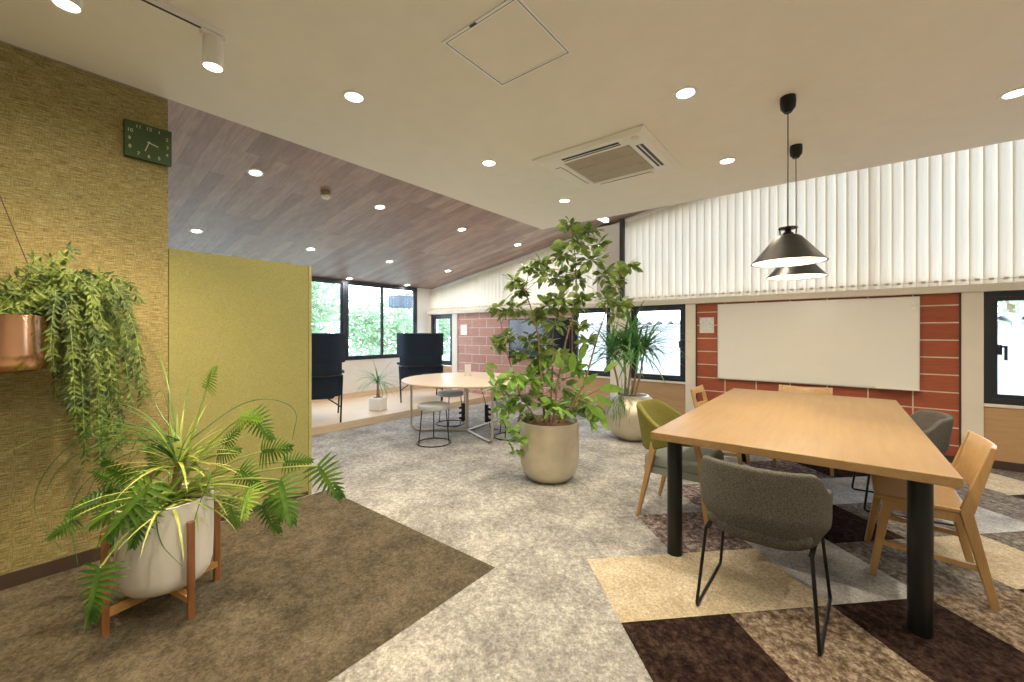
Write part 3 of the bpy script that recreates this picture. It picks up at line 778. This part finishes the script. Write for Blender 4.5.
# ------------------------------------------------------------------ high-back navy chairs
def highback(loc, rz, label):
    t = thing('high_back_chair', label, 'armchair', loc, rz, 'navy high-back chairs on the platform')
    def wrap(z0, z1, hw, dep, th, lean):
        def f(u, v):
            s_ = -1 + 2 * u; x = hw * s_; a = abs(s_)
            y = -.26 + dep * sstep((a - .55) / .45) - lean * ((z0 + (z1 - z0) * v) - .38)
            x = hw * (s_ if a < .85 else math.copysign(.85 + (a - .85) * .5, s_)) / .925
            return (x, y, z0 + (z1 - z0) * v)
        b = B(); b.grid(f, 30, 8); return b
    md = (('SOLIDIFY', dict(thickness=.07, offset=1.)), ('BEVEL', dict(width=.022, segments=3, limit_method='ANGLE', angle_limit=R(50))))
    obj('backrest', wrap(.34, .80, .335, .12, .06, .10), NAVY, t, 'all', world=False, mods=md)
    obj('headrest_wing', wrap(.79, 1.20, .365, .30, .06, .10), NAVY, t, 'all', world=False, mods=md)
    obj('seat', B().box(-.28, .28, -.28, .30, .30, .44, .04, 4), NAVY, t, 'all', world=False)
    b = B()
    b.tube([(-.36, .24, .62), (-.38, -.28, .62), (-.24, -.40, .62), (.24, -.40, .62), (.38, -.28, .62), (.36, .24, .62)], .012, 8, fil=.08)
    obj('arm_hoop', b, BLACK, t, True, world=False)
    for s_ in (-1, 1):
        obj('leg', B().tube([(s_ * .375, -.28, .62), (s_ * .35, -.43, 0.006)], .012, 8), BLACK, t, True, world=False)
        obj('leg', B().tube([(s_ * .36, .22, .62), (s_ * .33, .30, 0.006)], .012, 8), BLACK, t, True, world=False)
        obj('brace', B().tube([(s_ * .16, -.10, .31), (s_ * .36, -.36, .20)], .009, 8), BLACK, t, True, world=False)
        obj('arm_pad', B().box(s_ * .37 - .04, s_ * .37 + .04, -.05, .25, .63, .655, .008), NAVY, t, 'all', world=False)
    return t
hb = highback((-5.75, 2.78, .10), R(62), 'navy high-back armchair half hidden by the olive partition')
dup(hb, (-6.02, 4.88, .10), R(55), 'navy high-back armchair behind the round table on the platform')

# ------------------------------------------------------------------ plants
def rnd_dir(zmin=-.6, zmax=.6):
    a = random.uniform(0, 2 * PI); z = random.uniform(zmin, zmax); r_ = math.sqrt(max(0, 1 - z * z)); return Vector((r_ * math.cos(a), r_ * math.sin(a), z))
CR = Vector((.7837, .6211, 0)); CQ = Vector((-.6211, .7837, 0))    # across / depth axes used to lay out the foliage of each plant

def lay(px, py, depth):
    """world point at a bearing and elevation measured from the room origin, at a given distance along CQ"""
    return CR * ((px - 512) / 412 * depth) + CQ * depth + Vector((0, 0, 1.30 - (py - 333) / 412 * depth))
# ficus
FP = Vector((-2.03, 3.10, 0))
def F(px, py, q=0.): return lay(px, py, FP.dot(CQ) + q)
t = thing('potted_ficus', 'tall ficus tree in a large metallic champagne planter', 'potted plant', tuple(FP))
obj('pot', B().lathe([(0, 0), (.13, .002), (.19, .02), (.235, .07), (.258, .15), (.264, .26), (.262, .40), (.262, .52), (.250, .52), (.246, .49), (.24, .46)], (FP.x, FP.y), 56), plain('champagne_metal', (.60, .54, .41), .38, .6, var=.12, vs=5), t, True)
obj('soil', B().lathe([(.247, .475), (.15, .49), (0, .50)], (FP.x, FP.y), 32), SOIL, t, True)
stems = [[(553, 425), (557, 385), (566, 340), (577, 300), (575, 255), (571, 226)],
         [(545, 425), (541, 375), (538, 335), (530, 305), (524, 288)],
         [(560, 425), (584, 385), (598, 335), (610, 300), (622, 272)],
         [(549, 425), (552, 380), (553, 330), (560, 300)], [(540, 425), (520, 395), (506, 350), (500, 318)], [(556, 425), (578, 400), (602, 388)]]
sb = B(); SP = []
for k, st in enumerate(stems):
    q = [0, -.05, .06, .10, .03, -.1][k]
    pts = [F(px, py, q * min(1, i * .6)) for i, (px, py) in enumerate(st)]
    sb.tube(pts, .011 if k < 3 else .008, 6, r1=.004); SP += [(a.lerp(b_, i / 5)) for a, b_ in zip(pts, pts[1:]) for i in range(5)]
small = [(575, 240, 20), (562, 255, 18), (590, 260, 18), (575, 278, 20), (556, 278, 14), (571, 225, 7), (591, 230, 9), (598, 245, 8), (604, 276, 9), (618, 270, 8), (628, 267, 6), (612, 284, 9), (605, 299, 10), (621, 304, 8), (616, 315, 7),
         (520, 290, 12), (513, 281, 7), (530, 268, 8), (541, 262, 9), (546, 276, 10), (517, 308, 11), (506, 314, 8), (497, 308, 5), (560, 300, 13), (548, 306, 12), (535, 317, 10), (555, 325, 10), (506, 337, 9), (496, 345, 6), (530, 340, 11), (545, 345, 12), (580, 325, 8), (586, 342, 8), (573, 308, 10), (583, 300, 8), (520, 355, 8)]
big = [(530, 380, 17), (545, 370, 16), (560, 386, 17), (575, 368, 13), (515, 398, 15), (512, 378, 10), (497, 388, 7), (535, 400, 16), (556, 405, 12), (580, 395, 13), (590, 405, 12), (560, 355, 10), (525, 415, 10), (507, 408, 9), (540, 358, 10), (570, 408, 10), (590, 420, 8)]
trail = [(512, 428, 8), (508, 442, 6), (518, 452, 6), (503, 418, 7), (522, 440, 5)]
lb, lbb = B(), B()
def cluster(B_, c, rad, n, L, W, near=SP):
    m = min(near, key=lambda s_: (s_ - c).length)
    if (m - c).length > .02: sb.tube([m, m.lerp(c, .5) + Vector((0, 0, .01)), c], .0035, 5, r1=.002)
    for _ in range(n):
        d = rnd_dir(-.75, .8); p = c + d * rad * random.uniform(.0, .75)
        dd = (d + Vector((0, 0, random.uniform(-.4, .5)))).normalized()
        s_ = random.uniform(.75, 1.15)
        B_.leaf(p, dd, (0, 0, 1) if random.random() < .7 else rnd_dir(), L * s_, W * s_, random.uniform(.1, .8), 4, 'oval', .2)
for px, py, r_ in small:
    cluster(lb, F(px, py, random.uniform(-.14, .14)), r_ / 111.6, int(10 + r_ * 2.1), .098, .056)
for px, py, r_ in big:
    cluster(lbb if random.random() < .6 else lb, F(px, py, random.uniform(-.18, .16)), r_ / 111.6, int(8 + r_ * 1.3), .12, .066)
for px, py, r_ in trail:
    cluster(lbb, F(px, py, random.uniform(-.2, -.1)), r_ / 111.6, 14, .07, .045)
for px, py, dx, dz, L in ((572, 372, .0, 1, .19), (580, 360, .25, 1, .16), (600, 388, 1, .1, .2), (604, 372, .6, .7, .14), (588, 405, 1, -.6, .2), (494, 378, -.5, .8, .13), (497, 368, -.8, .5, .12), (594, 396, .9, -.3, .18), (583, 385, .5, .6, .17), (600, 415, .6, -1, .15), (560, 368, -.2, 1, .15)):
    lbb.leaf(F(px, py, -.16), CR * dx + Vector((0, 0, dz)) - CQ * .3, -CQ, L, L * .42, .25, 5, 'oval', .15)
obj('stems', sb, BARK, t, True); obj('foliage', lb, L_FIC, t, 'all'); obj('young_foliage', lbb, L_FICB, t, 'all')

# dracaena in ball pot
DP = Vector((-1.985, 4.88, 0)); DS = 412 / (1.985 * .6211 + 4.88 * .7837)
def D(px, py, q=0.): return lay(px, py, DP.dot(CQ) + q)
t = thing('potted_dracaena', 'spiky dracaena with bare canes in a round champagne pot', 'potted plant', tuple(DP))
prof = []
for k in range(15):
    a = -PI / 2 + .42 + (PI - .42 - .62) * k / 14
    prof.append((.325 * math.cos(a), .30 + .315 * math.sin(a)))
z_off = prof[0][1]; prof = [(0, 0)] + [(r_, z - z_off) for r_, z in prof]
zt = prof[-1][1]
obj('pot', B().lathe(prof + [(prof[-1][0] - .015, zt), (prof[-1][0] - .02, zt - .04)], (DP.x, DP.y), 48), MATS['champagne_metal'], t, True)
obj('soil', B().lathe([(prof[-1][0] - .012, zt - .03), (0, zt - .02)], (DP.x, DP.y), 24), SOIL, t, True)
cb = B(); dl = B()
for (x0, y0, x1, y1, q) in ((620, 400, 612, 358, .0), (625, 402, 624, 352, .05), (630, 402, 638, 356, -.05), (634, 400, 644, 352, .05), (627, 400, 632, 338, .1)):
    p0 = D(x0, y0, 0); p1 = D(x1, y1, q); cb.tube([p0, p0.lerp(p1, .5) + CR * .012, p1], .015, 7, r1=.010)
    for k in range(56):
        d = rnd_dir(-.1, .95); L = random.uniform(.38, .66)
        dl.leaf(p1 + Vector((0, 0, random.uniform(0, .12))), d, (0, 0, 1), L, .036, random.uniform(.3, 1.3), 7, 'strap', .35)
obj('canes', cb, BARK, t, True); obj('foliage', dl, L_DRAC, t, 'all')
fb = B()
for k in range(420):
    p = D(622, 402, 0) + rnd_dir(-.3, 1) * .08 - CQ * .05; d = (rnd_dir(-.2, .9) - CQ * .5).normalized()
    fb.leaf(p, d, (0, 0, 1), random.uniform(.16, .36), .012, random.uniform(1., 3.), 5, 'strap', .1)
for k in range(40):
    p = D(634 + random.uniform(-5, 5), 408, -.2); fb.leaf(p, (random.uniform(-.3, .3), -.4, -.7), (0, 0, 1), random.uniform(.08, .16), .007, .8, 4, 'strap', .1)
obj('trailing_fern', fb, leafmat('fern_thread', (.04, .12, .035), (.10, .22, .07)), t, 'all')

# small yucca in white cube pot on platform
YP = Vector((-5.62, 3.73, .10))
t = thing('potted_yucca', 'small spiky plant in white square pot on platform between armchairs', 'potted plant', tuple(YP))
b = B(); b.box(-.105, .105, -.105, .105, 0, .20, .02, 3); o = obj('pot', b, WHITE, t, 'all', world=False); o.rotation_euler = (0, 0, R(25))
obj('soil', B().lathe([(0, .212), (.07, .203), (.075, .2)], n=20), SOIL, t, True, world=False)
obj('stem', B().tube([(0, 0, .2), (.005, 0, .27), (-.005, 0, .42)], .03, 10, r1=.014), BARK, t, True, world=False)
b = B()
for k in range(60): b.leaf((0, 0, .40 + random.uniform(0, .05)), rnd_dir(.1, 1), (0, 0, 1), random.uniform(.32, .55), .016, random.uniform(.5, 2.0), 7, 'strap', .3)
obj('foliage', b, leafmat('yucca_leaf', (.07, .2, .05), (.16, .32, .10)), t, 'all', world=False)

# planter on walnut stand
PP = Vector((-2.52, .52, 0)); PS = 412 / (2.52 * .6211 + .52 * .7837)
def Pp(px, py, q=0.): return lay(px, py, PP.dot(CQ) + q)
t = thing('philodendron_planter', 'white cylinder planter on walnut stand with split-leaf and strap-leaf plants', 'potted plant', tuple(PP))
obj('pot', B().lathe([(0, .105), (.10, .108), (.145, .122), (.168, .15), (.178, .19), (.182, .30), (.182, .515), (.170, .515), (.167, .48)], (PP.x, PP.y), 56), plain('white_ceramic', (.80, .78, .72), .45, var=.04, vs=3), t, True)
obj('soil', B().lathe([(.169, .495), (0, .505)], (PP.x, PP.y), 32), SOIL, t, True)
legs = [(-2.475, .302), (-2.315, .563), (-2.564, .735), (-2.725, .475)]
for x, y in legs:
    o = obj('stand_leg', B().bar((x, y, 0), (x, y, .44), .027, .027, bev=.003), WALN, t)
obj('stand_cross', B().bar((*legs[0], .09), (*legs[2], .09), .026, .03).bar((*legs[1], .09), (*legs[3], .09), .026, .03), wood('oak_cross', (.42, .22, .07), (.55, .3, .11), 'X'), t)
pb, pyb, yb, stb = B(), B(), B(), B()
def philo(B_, tip, d, up, size, base=None, arch=.12, stem_r=.0075):
    tip = Vector(tip); d = Vector(d).normalized(); up = Vector(up).normalized()
    if base is not None:
        m = base.lerp(tip, .5) + Vector((0, 0, arch)); pts = []
        for k in range(9): u = k / 8; pts.append(base * (1 - u) ** 2 + m * 2 * u * (1 - u) + tip * u * u)
        stb.tube(pts, stem_r, 6, r1=stem_r * .55)
    side = d.cross(up).normalized(); nrm = side.cross(d).normalized()
    n = 11
    for k in range(n):
        u = k / (n - 1); L = size * (.52 - .36 * u) * (1.0 if k else .8); p = tip + d * size * u * .8 - nrm * size * .16 * u * u
        for s_ in (-1, 1):
            dd = (side * s_ * (1.0 - .55 * u) + d * (-.35 + 1.3 * u) - nrm * .15).normalized()
            B_.leaf(p, dd, nrm, L, size * .088, .25, 4, 'strap', .3)
    B_.leaf(tip, d, nrm, size * 1.02, size * .13, .15, 5, 'strap', .2)
base = PP + Vector((0, 0, .50))
PL = [  # bearing, elevation, depth shift, direction (across, up, towards room), size, young
    (207, 388, .05, (.4, .8, .3), .14, 1), (240, 418, .0, (.9, .1, .5), .16, 1), (252, 415, .05, (.9, -.9, .3), .18, 0), (262, 452, .08, (.9, .25, .4), .20, 0), (250, 488, -.1, (.3, -.5, .9), .17, 1), (280, 480, .0, (.5, -1., .4), .24, 0),
    (318, 466, .05, (.6, -.8, .1), .22, 0), (262, 505, .05, (.6, -.9, .2), .18, 0), (150, 485, -.17, (-.5, -.8, .5), .27, 0), (135, 490, -.10, (-.8, -.7, .5), .24, 0), (118, 490, .05, (-.9, -.2, .3), .18, 0), (100, 568, -.30, (.05, -.9, .35), .22, 0), (75, 520, .0, (-.7, -.5, .4), .14, 0), (150, 480, .10, (-.5, .3, .3), .18, 0),
    (128, 520, -.02, (-.6, -.8, .1), .17, 0), (228, 500, .10, (.5, -.9, .3), .16, 0), (200, 480, -.05, (.3, .3, .6), .14, 1), (112, 482, .10, (-.8, .5, .1), .13, 0), (225, 445, .15, (.4, .5, .1), .14, 0), (160, 470, .15, (-.3, .6, .1), .15, 0), (285, 462, .10, (1, .1, .1), .15, 0),
    (145, 505, -.20, (-.2, -1, .3), .20, 0), (240, 470, .05, (.8, -.3, .5), .18, 0), (275, 495, .1, (.3, -1, .3), .15, 0), (100, 500, .0, (-.6, -.2, .5), .14, 0), (218, 455, .12, (.6, .2, .3), .17, 0), (128, 478, .0, (-.3, .6, .5), .15, 0)]
for px, py, q, (a, b_, c), sz, yg in PL:
    tip = Pp(px, py, q); d = CR * a + Vector((0, 0, b_)) - CQ * c
    philo(pyb if yg else pb, tip, d, Vector((0, 0, .4)) - CQ + CR * random.uniform(-.3, .3), sz, base + Vector((random.uniform(-.07, .07), random.uniform(-.07, .07), 0)), .08 + .0 * abs(px - 165))
# strap-leaf plant in the middle
tr = Pp(178, 462, 0)
stb2 = B(); stb2.tube([base + Vector((.02, .02, 0)), base.lerp(tr, .6) + CR * .01, tr], .016, 8, r1=.011)
stb2.tube([base + CR * -.10 + Vector((0, 0, -.01)), base + CR * -.09 + Vector((0, 0, .13))], .016, 8)
for k in range(46):
    d = (rnd_dir(.25, 1) + CR * .15).normalized(); yb.leaf(tr - Vector((0, 0, random.uniform(0, .05))), d, (0, 0, 1), random.uniform(.20, .36), .017, random.uniform(.3, 1.3), 7, 'strap', .35)
for k in range(34):
    d = rnd_dir(.15, .9); yb.leaf(base + Vector((random.uniform(-.09, .09), random.uniform(-.09, .09), 0)) + CR * .05, d, (0, 0, 1), random.uniform(.25, .45), .016, random.uniform(.8, 1.8), 7, 'strap', .35)
thin = B()
for k in range(26):
    d = (-CR * random.uniform(.2, 1) + CQ * random.uniform(-.5, .5) + Vector((0, 0, random.uniform(.5, 1.2)))).normalized()
    thin.leaf(tr + Vector((0, 0, .0)), d, (0, 0, 1), random.uniform(.45, .8), .010, random.uniform(1.2, 2.6), 12, 'strap', .3)
for k in range(10):
    d = (CR * random.uniform(.2, 1) + CQ * random.uniform(-.5, .5) + Vector((0, 0, random.uniform(.4, 1.2)))).normalized()
    thin.leaf(tr, d, (0, 0, 1), random.uniform(.35, .6), .007, random.uniform(1.4, 2.6), 12, 'strap', .3)
arcs = B()
for q, path in ((.0, [(180, 440), (120, 418), (60, 448), (26, 505), (62, 550)]), (-.05, [(180, 440), (115, 455), (66, 500), (78, 565)]), (.05, [(180, 440), (130, 425), (92, 480), (76, 530)]), (.08, [(180, 440), (110, 440), (60, 462), (42, 500)]),
                (.1, [(190, 440), (250, 395), (300, 405), (292, 440)]), (-.16, [(185, 470), (158, 478), (155, 540), (182, 566)]), (-.1, [(185, 455), (130, 470), (100, 530), (92, 580)]), (.1, [(180, 440), (150, 400), (165, 385), (172, 440)]), (-.1, [(190, 470), (215, 470), (200, 500), (192, 530)]), (.05, [(185, 450), (150, 440), (122, 470), (118, 520)])):
    P_ = [Pp(x_, y_, q * min(1, i_)) for i_, (x_, y_) in enumerate(path)]
    for _ in range(3):
        Q_ = [P_[0]]
        for a_, b_ in zip(P_, P_[1:]): Q_ += [a_.lerp(b_, .25), a_.lerp(b_, .75)]
        P_ = Q_ + [P_[-1]]
    arcs.tube(P_, .0034, 5, r1=.0012)
obj('arching_leaves', arcs, L_DRAC, t, True)
obj('cane', stb2, BARK, t, True); obj('petioles', stb, L_STEM, t, True)
obj('split_leaves', pb, L_PHIL, t, 'all'); obj('young_split_leaves', pyb, L_PHILB, t, 'all'); obj('strap_leaves', yb, L_YEL, t, 'all')
obj('thin_leaves', thin, L_PHIL, t, 'all')

# hanging copper planter with trailing plant
HP = Vector((-3.125, .035, 0))
t = thing('hanging_planter', 'copper pot hanging on the woven wall with a long trailing plant', 'hanging plant', (HP.x, HP.y, 1.12))
obj('pot', B().lathe([(0, 1.11), (.10, 1.112), (.135, 1.125), (.150, 1.155), (.153, 1.20), (.150, 1.385), (.142, 1.387), (.14, 1.35)], (HP.x, HP.y), 48), COPPER, t, True)
obj('soil', B().lathe([(.142, 1.36), (0, 1.365)], (HP.x, HP.y), 24), SOIL, t, True)
ap = (HP.x, HP.y - .02, 1.98)
b = B()
for a in (90, 210, 330): b.tube([(HP.x + .146 * math.cos(R(a)), HP.y + .146 * math.sin(R(a)), 1.375), ap], .0025, 5)
b.tube([ap, (LX + .02, HP.y - .02, 2.0)], .004, 6)
obj('hanging_cord', b, BASEB, t, True)
sb2, fb2 = B(), B()
def strand(pts, n, L):
    P_ = []
    for i in range(len(pts) - 1):
        for k in range(6): P_.append(pts[i].lerp(pts[i + 1], k / 6))
    P_.append(pts[-1])
    for _ in range(3): P_ = [P_[0]] + [(P_[i - 1] + P_[i] * 2 + P_[i + 1]) / 4 for i in range(1, len(P_) - 1)] + [P_[-1]]
    sb2.tube(P_, .0018, 4, r1=.001)
    for k in range(n):
        u = (k + .5) / n * (len(P_) - 1); i = int(u); p = P_[i].lerp(P_[min(i + 1, len(P_) - 1)], u - i)
        tg = (P_[min(i + 1, len(P_) - 1)] - P_[max(i - 1, 0)]).normalized()
        sd = tg.cross(Vector((1, random.uniform(-.7, .7), random.uniform(-.4, .4)))).normalized()
        for s_ in (-1, 1):
            fb2.leaf(p, (sd * s_ + tg * .8 + Vector((random.uniform(-.9, .9), random.uniform(-.8, .8), random.uniform(-.8, .4)))).normalized(), (1, 0, .3), L * random.uniform(.75, 1.2), L * .30, .3, 3, 'oval', .2)
def HZ(y, z, x=0.): return Vector((HP.x + x, y, z))
top = HZ(.05, 1.37)
def px2(px, py, x):   # foliage outline on the plane of the wall
    k = (px - 512) / 412; X = HP.x + x; d = X / (k * .7837 - .6211); return Vector((X, d * (k * .6211 + .7837), 1.30 - (py - 333) * d / 412))
ends = [(100, 470), (112, 462), (92, 455), (88, 430), (118, 448), (140, 405), (125, 410), (70, 405), (60, 395), (78, 420), (104, 440), (130, 380), (120, 350), (132, 345), (125, 320), (55, 370), (50, 350), (95, 400), (100, 380), (85, 380), (110, 400), (75, 350), (90, 340), (105, 335), (70, 320), (115, 300), (100, 310), (138, 300)]
for k in range(66):
    ex, ey = ends[k % len(ends)]; ex += random.uniform(-8, 8); ey += random.uniform(-12, 8); x = random.uniform(-.12, .16)
    e = px2(ex, ey, x); s0_ = HZ(random.uniform(-.08, .11), 1.37, random.uniform(-.09, .09))
    crest = px2(random.uniform(50, 95) * .6 + ex * .38, random.uniform(262, 292), x * .8)
    mid = Vector((e.x, e.y * .75 + crest.y * .25, (crest.z + e.z) / 2 + .03))
    ln = (e - crest).length + (crest - s0_).length
    strand([s0_, crest, mid, e], int(ln / .023), .038)
for k in range(22):
    ex, ey = random.choice([(5, 285), (20, 275), (35, 262), (15, 300), (72, 250), (60, 262), (-10, 280), (40, 285), (0, 300)]); e = px2(ex + random.uniform(-8, 8), ey + random.uniform(-8, 10), random.uniform(-.1, .15))
    s0_ = HZ(random.uniform(-.1, .1), 1.37, random.uniform(-.09, .09)); strand([s0_, s0_.lerp(e, .5) + Vector((0, 0, .03)), e], 8, .042)
obj('vines', sb2, L_STEM, t, True); obj('leaflets', fb2, L_FERN, t, 'all')

# ------------------------------------------------------------------ outside
b = B(); b.poly([(-40, -20, -.6), (20, -20, -.6), (20, 40, -.6), (-40, 40, -.6)]); o = obj('ground', b, GRASS); o['kind'] = 'structure'
def tree(loc, h, rad, label, n=2400, lsz=.2):
    t = thing('garden_tree', label, 'tree', loc, 0, 'trees outside the windows')
    obj('trunk', B().tube([(0, 0, 0), (.1, .05, h * .4), (0, .1, h * .75)], .12, 8, r1=.05), BARK, t, True, world=False)
    b = B()
    blobs = [(Vector((random.uniform(-1, 1) * rad * .6, random.uniform(-1, 1) * rad * .6, h * .62 + random.uniform(-.8, 1) * rad * .5)), rad * random.uniform(.4, .62)) for _ in range(12)]
    for _ in range(n):
        c, r_ = random.choice(blobs); d = rnd_dir(-1, 1)
        b.leaf(c + d * r_ * random.uniform(.7, 1.05), (rnd_dir(-.8, .4)), rnd_dir(), lsz * random.uniform(.7, 1.3), lsz * .55, .2, 2, 'oval', .1)
    obj('foliage', b, L_TREE, t, 'all', world=False)
tree((-11.2, 4.6, -.6), 3.4, 1.5, 'leafy green tree outside the garden window beside the thick dark post')
tree((-12.9, 8.6, -.6), 3.3, 1.5, 'leafy green tree outside the window between the two navy armchairs')
tree((-13.6, 11.6, -.6), 2.7, 1.5, 'lower green tree seen past the sliding window latch')
tree((-12.9, 1.2, -.6), 4.0, 1.7, 'tall green tree outside, seen just above the partition edge')
tree((2.6, 12.2, -.6), 3.6, 1.5, 'green tree showing above the corrugated roof outside', 1200, .14)
t = thing('neighbour_building', 'white clad neighbouring building with corrugated roof edge', 'building', (0, 9.0, -.6))
b = B(); b.box(-5.5, 6, 9.05, 9.6, -.6, 1.46)
for k in range(96): x = -5.5 + k * .12; b.box(x, x + .012, 9.03, 9.05, -.6, 1.46)
obj('wall', b, SIDING, t)
def wav(u, v): return (-5.6 + 11.7 * u, 8.9 + .9 * v, 1.50 + .05 * v + .045 * math.sin(u * 11.7 / .2 * 2 * PI / 1.15))
b = B(); b.grid(wav, 700, 1); obj('corrugated_roof', b, plain('grey_corrugated', (.62, .64, .66), .6), t, True, mods=(('SOLIDIFY', dict(thickness=.02)),))
t = thing('outdoor_unit', 'dark box unit fixed outside the garden window near the corner', 'equipment', (-7.9, 5.9, 2.0))
obj('housing', B().box(-.22, .22, -.25, .25, -.12, .16, .02), plain('slate_blue', (.06, .09, .13), .5), t, world=False)
obj('bracket', B().tube([(0, .1, 0), (.0, .1, .2), (.70, .1, .2)], .02, 8), BLACK, t, True, world=False)

# ------------------------------------------------------------------ daylight
w = bpy.data.worlds.new('World'); S.world = w; w.use_nodes = True
nt = w.node_tree; bg = nt.nodes['Background']
tc = nt.nodes.new('ShaderNodeTexCoord'); sx = nt.nodes.new('ShaderNodeSeparateXYZ'); nt.links.new(tc.outputs['Generated'], sx.inputs[0])
rp = nt.nodes.new('ShaderNodeValToRGB'); rp.color_ramp.elements[0].position = .45; rp.color_ramp.elements[0].color = (.86, .93, 1, 1); rp.color_ramp.elements[1].position = .9; rp.color_ramp.elements[1].color = (.55, .73, 1, 1)
ma = nt.nodes.new('ShaderNodeMath'); ma.operation = 'MULTIPLY_ADD'; ma.inputs[1].default_value = .5; ma.inputs[2].default_value = .5
nt.links.new(sx.outputs['Z'], ma.inputs[0]); nt.links.new(ma.outputs[0], rp.inputs[0]); nt.links.new(rp.outputs[0], bg.inputs['Color'])
bg.inputs['Strength'].default_value = 7.5
def portal(loc, rot, sx_, sy_):
    l = bpy.data.lights.new('window_portal', 'AREA'); l.shape = 'RECTANGLE'; l.size = sx_; l.size_y = sy_; l.cycles.is_portal = True
    o = bpy.data.objects.new('window_portal', l); C.objects.link(o); o.location = loc; o.rotation_euler = rot
portal((WX - .2, 3.4, 1.55), (0, R(-90), 0), 1.5, 4.5)
portal((-2.1, WY + .3, 2.6), (R(-90), 0, 0), 10, 1.8)
portal((-2.1, WY + .3, 1.15), (R(-90), 0, 0), 10, 1.1)

# ------------------------------------------------------------------ camera
cam = bpy.data.cameras.new('camera'); co = bpy.data.objects.new('camera', cam); C.objects.link(co)
cam.sensor_width = 36; cam.lens = 412 / 1024 * 36; cam.shift_y = -8 / 1024; cam.clip_start = .05
co.location = (0, 0, 1.30); co.rotation_euler = (R(90), 0, R(38.4))
S.camera = co
S.view_settings.view_transform = 'Standard'
S.view_settings.look = 'None'
S.view_settings.exposure = 0.24
S.view_settings.gamma = 1.08
